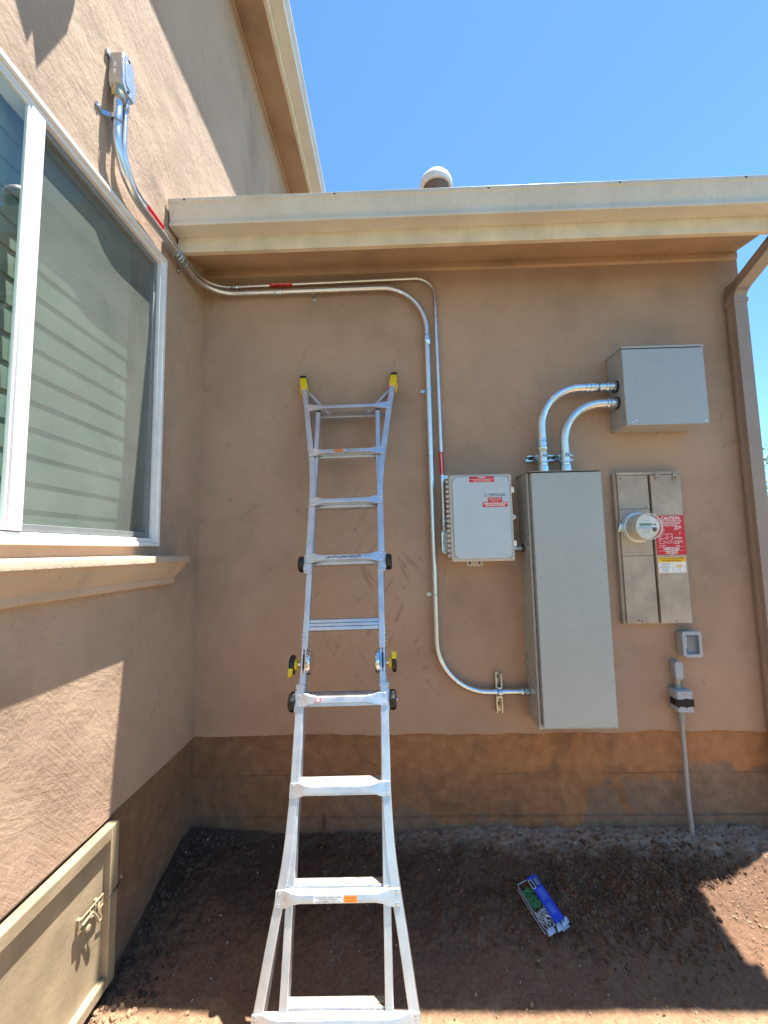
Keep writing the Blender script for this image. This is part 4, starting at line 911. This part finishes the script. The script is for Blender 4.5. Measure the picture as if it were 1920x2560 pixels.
for s in (-1, 1):
    ra = part('outer_rail', rail(OA, .034, 0, .072, s), 'alu', lad, .003, label='flared outer rail of the top section')
    rb_ = part('outer_rail', rail(OB, .036, 0, .074, s), 'alu', lad, .003, label='flared outer rail of the bottom section')
    ria = part('inner_rail', rail(IA, .029, .010, .062, s), 'alu', lad, .003, label='straight inner rail of the top section')
    rib = part('inner_rail', rail(IB, .030, .010, .062, s), 'alu', lad, .003, label='straight inner rail of the bottom section')
    part('rail_collar', MB().box(s * .192 - .0195, s * .192 + .0195, -.002, .076, VB - 1.10, VB - 1.085).box(s * .193 - .0205, s * .193 + .0205, -.002, .076, VB - 1.655, VB - 1.632), 'alu', ra, .002)
    part('rail_plug', MB().box(s * .188 - .0145, s * .188 + .0145, .009, .063, VB - .036, VB - .022), 'black', ria, .002)
    part('rail_plug', MB().box(s * .187 - .015, s * .187 + .015, .009, .063, VB - 2.749, VB - 2.735), 'rub', rib, .002)
    # yellow end cap with black pad
    cap = part('end_cap', MB().loft([[(s * .2875 + a, b_, VB + .155) for a, b_ in ((-.022, -.006), (.022, -.006), (.022, .078), (-.022, .078))], [(s * .2975 + a, b_, VB + .215) for a, b_ in ((-.022, -.006), (.022, -.006), (.022, .078), (-.022, .078))], [(s * .300 + a, b_, VB + .245) for a, b_ in ((-.019, -.003), (.019, -.003), (.019, .078), (-.019, .078))]]), 'yellow', lad, .003)
    part('cap_tab', MB().prism([(s * .296 + s * .018, VB + .20), (s * .296 + s * .027, VB + .18), (s * .288 + s * .026, VB + .135), (s * .288 + s * .016, VB + .14)], .02, .05, 'y'), 'yellow', cap, .002)
    part('rubber_pad', MB().box(s * .3015 - .0205, s * .3015 + .0205, -.005, .080, VB + .244, VB + .264), 'black', cap, .004)
    # rubber foot
    part('foot', MB().loft([[(s * .3165 + a, b_, VB - 2.955) for a, b_ in ((-.023, -.006), (.023, -.006), (.023, .08), (-.023, .08))], [(s * .322 + a, b_, VB - 3.01 + (.02 if b_ > .05 else 0)) for a, b_ in ((-.028, -.012), (.028, -.012), (.028, .088), (-.028, .088))]]), 'black', lad, .004)
    # diagonal brace at the top
    A = Vector((s * .272, .060, VB + .175)); B_ = Vector((s * .108, .060, VB - .040)); dd = (B_ - A).normalized(); nn_ = Vector((-dd.z, 0, dd.x)) * .0095
    part('brace', MB().loft([[A - nn_ + Vector((0, -.004, 0)), A + nn_ + Vector((0, -.004, 0)), A + nn_ + Vector((0, .004, 0)), A - nn_ + Vector((0, .004, 0))], [B_ - nn_ + Vector((0, -.004, 0)), B_ + nn_ + Vector((0, -.004, 0)), B_ + nn_ + Vector((0, .004, 0)), B_ - nn_ + Vector((0, .004, 0))]]).lathe(B_ + Vector((0, -.004, .006)), (0, -1, 0), [(0, .004), (.002, .003)], 10), 'alu', lad, .002)
    # lock knobs of the sliding sections
    for v, lab in ((1.04, None), (1.705, None)):
        kb = MB().lathe((s * .212, .030, VB - v), (s, 0, 0), [(0, .030), (.004, .043), (.020, .046), (.031, .042), (.035, .033), (.036, .016)], 8)
        kn = part('lock_knob', kb, 'black', lad, .003)
        part('knob_pin', MB().lathe((s * .246, .030, VB - v), (s, 0, 0), [(0, .006), (.007, .006), (.009, .003)], 12), 'screwm', kn)
        part('knob_bracket', MB().box(s * .212 - .004, s * .212 + .004, .0, .066, VB - v - .045, VB - v + .045), 'alu', kn, .002)
    # hinge with locking knob
    hg = part('hinge', MB().box(s * .188 - .012, s * .188 - .003, .012, .058, VB - 1.60, VB - 1.46).box(s * .188 + .003, s * .188 + .012, .012, .058, VB - 1.60, VB - 1.46), 'screwm', lad, .002)
    part('hinge_bar', MB().box(s * .188 - .003, s * .188 + .003, .006, .055, VB - 1.565, VB - 1.50), 'ink', hg)
    part('hinge_disc', MB().lathe((s * .178, .034, VB - 1.535), (-s, 0, 0), [(0, .040), (.004, .054), (.018, .056), (.024, .052), (.026, .040), (.027, .01)], 28), 'screwm', hg)
    hk = MB().lathe((s * .205, .034, VB - 1.543), (s, 0, 0), [(0, .010), (.012, .010)], 16)
    part('hinge_pin', hk, 'screwm', hg)
    part('knob_hub', MB().lathe((s * .216, .034, VB - 1.543), (s, 0, 0), [(0, .016), (.004, .025), (.014, .027), (.016, .020)], 16), 'yellow', hg)
    part('knob_wheel', MB().lathe((s * .231, .034, VB - 1.543), (s, 0, 0), [(0, .030), (.003, .044), (.016, .046), (.022, .040), (.024, .02)], 24), 'black', hg)
    zz = -.034 if s < 0 else .030
    part('knob_marker', MB().prism([(.006, VB - 1.543 + zz - .018), (.012, VB - 1.543 + zz - .024), (.050, VB - 1.543 + zz - .024), (.056, VB - 1.543 + zz - .018), (.052, VB - 1.543 + zz + .010), (.014, VB - 1.543 + zz + .010)], s * .2485, s * .2565, 'x').box(*sorted((s * .232, s * .252)), -.0145, -.008, VB - 1.543 + zz - .020, VB - 1.543 + zz + .012), 'yellow', hg, .001)
    rv = MB()
    for v in (1.385, 1.41, 1.43, 1.445, 1.61, 1.625, 1.645, 1.66): rv.lathe((s * .172, .02, VB - v), (-s, 0, 0), [(0, .0035), (.004, .003)], 8).lathe((s * .203, .02, VB - v), (s, 0, 0), [(0, .0035), (.006, .003)], 8)
    part('hinge_rivets', rv, 'screwm', hg)
part('top_crossbar', MB().box(-.255, .255, .052, .066, VB - .047, VB - .027), 'alu', lad, .002)
TN = math.tan(rd(21))
def rung_section(x, h, d, y0, bulge=0., dz=0.):
    """trapezoid whose top is level when the ladder leans; ridged tread"""
    o = [(x, y0, dz - h), (x, y0 - bulge, dz), (x, y0, dz + h)]
    n = 10
    for k in range(1, n): yy = y0 + d * k / n; o.append((x, yy, dz + h + yy * TN - y0 * TN + (.0012 if k % 2 else -.0006) * (bulge > 0)))
    o += [(x, y0 + d, dz + h + d * TN), (x, y0 + d, dz - h), (x, y0 + d * .6, dz - h - .0008), (x, y0 + d * .25, dz - h)]
    return o
def outer_rung(v, half, d=.030):
    z = VB - v; secs = []
    for x, h, dd, y0, bl in ((-half - .013, .026, .005, -.0075, 0), (-half + .018, .026, .006, -.0075, 0), (-half + .028, .025, .012, -.009, .001), (-half + .050, .017, .024, -.010, .002), (-half + .080, .0125, d, -.011, .002),
                             (half - .080, .0125, d, -.011, .002), (half - .050, .017, .024, -.010, .002), (half - .028, .025, .012, -.009, .001), (half - .018, .026, .006, -.0075, 0), (half + .013, .026, .005, -.0075, 0)):
        secs.append([(a, b_, c + z) for a, b_, c in rung_section(x, h, dd, y0, bl)])
    return MB().loft(secs)
for v, half in ((.012, .258), (.350, .214), (.683, .192), (1.020, .192), (1.702, .193), (2.044, .197), (2.390, .225), (2.722, .279)):
    g = part('rung', outer_rung(v, half), 'alu', lad, .0012)
    if v > 1.5: part('tread_surface', MB().loft([[(x, -.008, VB - v + .0125 + .0016 + .003 * TN), (x, .017, VB - v + .0125 + .0016 + .028 * TN), (x, .017, VB - v + .0125 + .028 * TN), (x, -.008, VB - v + .0125 + .003 * TN)] for x in (-half + .075, half - .075)]), 'tread', g)
    for s in (-1, 1):
        for dz in (-.018, .018): part('rivet', MB().lathe((s * half, -.0075, VB - v + dz), (0, -1, 0), [(0, .0055), (.002, .005), (.0035, .0025)], 12), 'screwm', g)
    if v == .350:
        part('sticker', MB().box(-.075, -.020, -.0142, -.0130, VB - v - .0085, VB - v + .0085), 'orange', g)
        q = part('sticker', MB().box(-.018, .075, -.0142, -.0130, VB - v - .0085, VB - v + .0085), 'silver_label', g); part('small_print', text_mb(['WARNING KEEP CLEAR', 'OF WIRES'], .0065, .028, VB - v, -.0148), 'ink', q)
    if v == 1.020:
        sk = MB(); R_ = random.Random(8)
        pts = [(-.10 + k * .0125, -.010 * R_.random()) for k in range(16)]
        for k in range(15): a, b_ = pts[k]; sk.add([(a, -.0136, VB - v + b_), (a + .012, -.0136, VB - v + pts[k + 1][1]), (a + .012, -.0136, VB - v + pts[k + 1][1] + R_.uniform(.004, .012)), (a, -.0136, VB - v + b_ + R_.uniform(.004, .012))], [(0, 1, 2, 3)])
        part('torn_sticker', sk, plain('torn_label', (.22, .20, .20), .6, 0, .8, 90), g)
    if v == 1.702:
        q = part('sticker', MB().prism(rrect(-.118, -.094, VB - v - .0085, VB - v + .0085, .003), -.0142, -.0130, 'y'), 'redw', g); part('marking', text_mb(['ES'], .016, -.106, VB - v, -.0150, bold=.0006), 'wl', q)
    if v == 2.390:
        q = part('sticker', MB().box(-.092, .022, -.0142, -.0130, VB - v - .0100, VB - v + .0100), 'silver_label', g)
        part('small_print', text_mb(['ALUMINUM LADDER   KEEP BODY CENTERED', 'DO NOT STAND ON OR ABOVE', 'DO NOT OVERREACH   CHECK LOCKS'], .0058, -.035, VB - v, -.0150, gap=1.15, width=(.10, .07, .095)), 'ink', q)
        q = part('sticker', MB().box(.024, .074, -.0142, -.0130, VB - v - .0100, VB - v + .0100), 'orange', g); part('small_print', text_mb(['LEVEL THE LADDER', 'SUPPORT FIRMLY'], .0060, .049, VB - v, -.0150, gap=1.4, width=(.043, .034)), 'ink', q)
for v in (.352, .687, 1.024, 1.362, 1.702, 2.042, 2.384, 2.718):
    z = VB - v; secs = [[(a, b_, c + z) for a, b_, c in rung_section(x, .0255, .036, .022, .001, 0)] for x in (-.176, .176)]
    o = part('inner_rung', MB().loft(secs), 'alu', lad, .0012)
    if v > 1.5: part('tread_surface', MB().loft([[(x, .024, z + .0273 + .002 * TN), (x, .055, z + .0273 + .033 * TN), (x, .055, z + .026 + .033 * TN), (x, .024, z + .026 + .002 * TN)] for x in (-.170, .170)]), 'tread', o)
    if v == 1.362:
        for gz_ in (-.009, .008): part('rung_groove', MB().box(-.174, .174, .0195, .0212, z + gz_, z + gz_ + .0022), 'rub', o)
# marks on the inside of the left rails
part('side_marks', text_mb(['TYPE 1A  300'], .022, .0, .0, 0).__class__() if 0 else MB().box(-.1737, -.1733, .016, .034, VB - 1.825, VB - 1.805), 'orange', lad)

# ---------------------------------------------------------------- packet of anchors and screws
PK = Vector((1.862, -.388)); e1 = Vector((.119, .061)); e2 = Vector((.068, -.228)); gz = max(float(gh(PK.x + a, PK.y + b_)) for a in (0, .04, .08, .12) for b_ in (0, .03, .06)) + .001
def pk(a, b_, h): q = PK + e1 * a + e2 * b_; return (q.x, q.y, gz + h * .72 - .040 * b_)
t = thing('fastener_packet', 'clear blister pack with blue card holding green wall anchors and screws, lying on the dirt', 'packet', pk(.5, .5, 0))
tr = MB().loft([[pk(a, b_, h) for a, b_, h in ((.02, .02, 0), (.98, .02, 0), (.98, .02, .026), (.90, .035, .030), (.10, .035, .030), (.02, .02, .022))], [pk(a, b_, h) for a, b_, h in ((.0, .5, 0), (1, .5, 0), (1.0, .5, .026), (.92, .5, .030), (.08, .5, .030), (.0, .5, .022))],
                [pk(a, b_, h) for a, b_, h in ((.04, .95, 0), (1.0, .95, 0), (.98, .95, .026), (.90, .93, .030), (.12, .93, .030), (.04, .95, .022))]])
part('clear_shell', tr, 'clear', t, .002)
rim = MB().tube([pk(*q) for q in ((.5, .02, .028), (.06, .02, .028), (.01, .06, .027), (.0, .5, .027), (.04, .92, .027), (.10, .955, .028))], .0016, 8).tube([pk(*q) for q in ((.0, .03, .003), (-.01, .5, .003), (.03, .95, .003))], .0016, 8)
part('shell_edge', rim, 'milky', t)
cdm = MB().loft([[pk(a, b_, h) for a, b_, h in ((.54, 0, .031), (.985, -.01, .030), (.99, -.01, .0), (.985, -.012, .031), (.54, -.002, .0325))], [pk(a, b_, h) for a, b_, h in ((.52, .95, .031), (.96, .94, .030), (.97, .94, .0), (.965, .943, .031), (.52, .952, .0325))]])
cd = part('blue_card', cdm, 'blue', t)
R_ = random.Random(2)
def ptxt(lines, a, b_, size, mat, par, width):
    mb = MB(); text_mb(lines, size, 0, 0, 0, mb, width=width, bold=.0002); U = e1.normalized(); V_ = -e2.normalized(); c = Vector(pk(a, b_, .0345))
    # lettering runs along the card
    mb.v = [tuple(c + Vector((-V_.x, -V_.y, -.14 * 0)) * v[0] + Vector((U.x, U.y, 0)) * v[2] + Vector((0, 0, -.035 * (v[0] / .247)))) for v in mb.v]; return part('lettering', mb, mat, par)
ptxt(['WALL ANCHORS', 'WITH SCREWS', 'TACOS DE PARED'], .76, .40, .009, 'bluel', cd, (.06, .05, .06)); ptxt(['50 PCS', 'CONTENTS', 'CONTENIDO'], .72, .70, .008, 'bluel', cd, (.05, .055, .05))
seg_ = MB()
for k in range(3): seg_.loft([[pk(.76 + k * .06, .06, .0335), pk(.785 + k * .06, .06, .0335), pk(.785 + k * .06, .06, .034), pk(.76 + k * .06, .06, .034)], [pk(.76 + k * .06, .22, .0335), pk(.785 + k * .06, .22, .0335), pk(.785 + k * .06, .22, .034), pk(.76 + k * .06, .22, .034)]])
part('dark_panel', MB().loft([[pk(.70, .05, .0330), pk(.94, .05, .0330), pk(.94, .05, .0334), pk(.70, .05, .0334)], [pk(.70, .24, .0330), pk(.94, .24, .0330), pk(.94, .24, .0334), pk(.70, .24, .0334)]]), 'ink', cd); part('printed_bars', seg_, 'bluel', cd)
tg = part('printed_tag', MB().loft([[pk(a, .06, h) for a, h in ((.50, .0334), (.66, .0334), (.66, .0342), (.50, .0342))], [pk(a, .25, h) for a, h in ((.50, .0334), (.66, .0334), (.66, .0342), (.50, .0342))]]), 'wl', cd)
part('tag_face', MB().loft([[pk(a, .07, h) for a, h in ((.52, .0344), (.64, .0344), (.64, .0348), (.52, .0348))], [pk(a, .24, h) for a, h in ((.52, .0344), (.64, .0344), (.64, .0348), (.52, .0348))]]), 'ink', tg)
mb = MB()
for k in range(70):
    a, b_ = R_.uniform(.10, .52), R_.uniform(.16, .52); an = R_.uniform(0, 6.3); L = .016; c = Vector(pk(a, b_, .004 + R_.random() * .020)); d_ = Vector((cos(an), sin(an), R_.uniform(-.3, .3))) * L
    mb.tube([c - d_, c + d_ * .2, c + d_], [.0022, .0034, .0036], 8)
part('wall_anchors', mb, 'green', t)
mb = MB()
for k in range(40):
    a, b_ = R_.uniform(.12, .56), R_.uniform(.58, .90); an = R_.uniform(0, 6.3); L = .015; c = Vector(pk(a, b_, .004 + R_.random() * .020)); d_ = Vector((cos(an), sin(an), R_.uniform(-.3, .3))) * L
    mb.tube([c - d_, c + d_ * .85, c + d_ * .86, c + d_], [.0012, .0020, .0038, .0040], 8)
part('screws', mb, 'screwp', t)
mb = MB()
for a0, a1, b0, h in ((.10, .44, .965, .016), (.52, .74, .975, .022), (.82, 1.14, .935, .016), (.70, 1.05, 1.0, .008)):
    mb.loft([[pk(a0, b0, .004), pk(a0 + .02, b0 - .04, h), pk(a0 + .03, b0 + .03, h - .004), pk(a0, b0 + .06, .006)], [pk(a1, b0 - .01, .006), pk(a1 - .02, b0 - .05, h + .002), pk(a1, b0 + .02, h - .002), pk(a1, b0 + .05, .008)]])
part('crumpled_end', mb, plain('milky_plastic', (.34, .42, .58), .2, 0, .35, 60), t, .002)
mb = MB(); mb.loft([[pk(a, .01, h) for a, h in ((-.02, .0), (.30, .0), (.30, .028), (-.02, .024))], [pk(a, .055, h) for a, h in ((.0, .0), (.28, .0), (.28, .030), (.0, .026))]]); part('tray_lip', mb, 'clear', t, .002)
part('clear_flap', MB().loft([[pk(1.0, .62, .006), pk(1.22, .66, .010), pk(1.22, .66, .011), pk(1.0, .62, .007)], [pk(1.0, .98, .006), pk(1.30, .95, .012), pk(1.30, .95, .013), pk(1.0, .98, .007)]]), 'clear', t)

# ---------------------------------------------------------------- tree beyond the corner
t = thing('shrubby_tree', 'leafy green tree far off at the right edge beyond the downspout', 'tree', (15.6, 12, -.2))
part('trunk', MB().tube([(15.6, 12, -.3), (15.5, 12, .8), (15.65, 12.1, 1.8), (15.4, 12, 3.2)], [.22, .18, .14, .06], 12).tube([(15.6, 12, 1.4), (14.9, 11.9, 2.4), (14.4, 11.8, 3.4)], [.1, .07, .03], 8).tube([(15.6, 12, 1.6), (16.4, 12.2, 2.6), (16.9, 12.1, 3.6)], [.1, .07, .03], 8), 'bark', t)
mb = MB(); R_ = random.Random(5)
cl_ = [Vector((14.7 + R_.gauss(0, .6), 12 + R_.gauss(0, 1), 2.7 + R_.gauss(0, .9))) for _ in range(46)]
for k in range(9000):
    c = R_.choice(cl_) + Vector((R_.gauss(0, .3), R_.gauss(0, .3), R_.gauss(0, .26))); r = R_.uniform(.05, .10)
    u = Vector((R_.gauss(0, 1), R_.gauss(0, 1), R_.gauss(0, 1))).normalized(); v = u.orthogonal().normalized()
    mb.add([c - u * r, c + v * r * .45, c + u * r, c - v * r * .45], [(0, 1, 2, 3)])
part('crown', mb, 'leaf', t, flat=True)
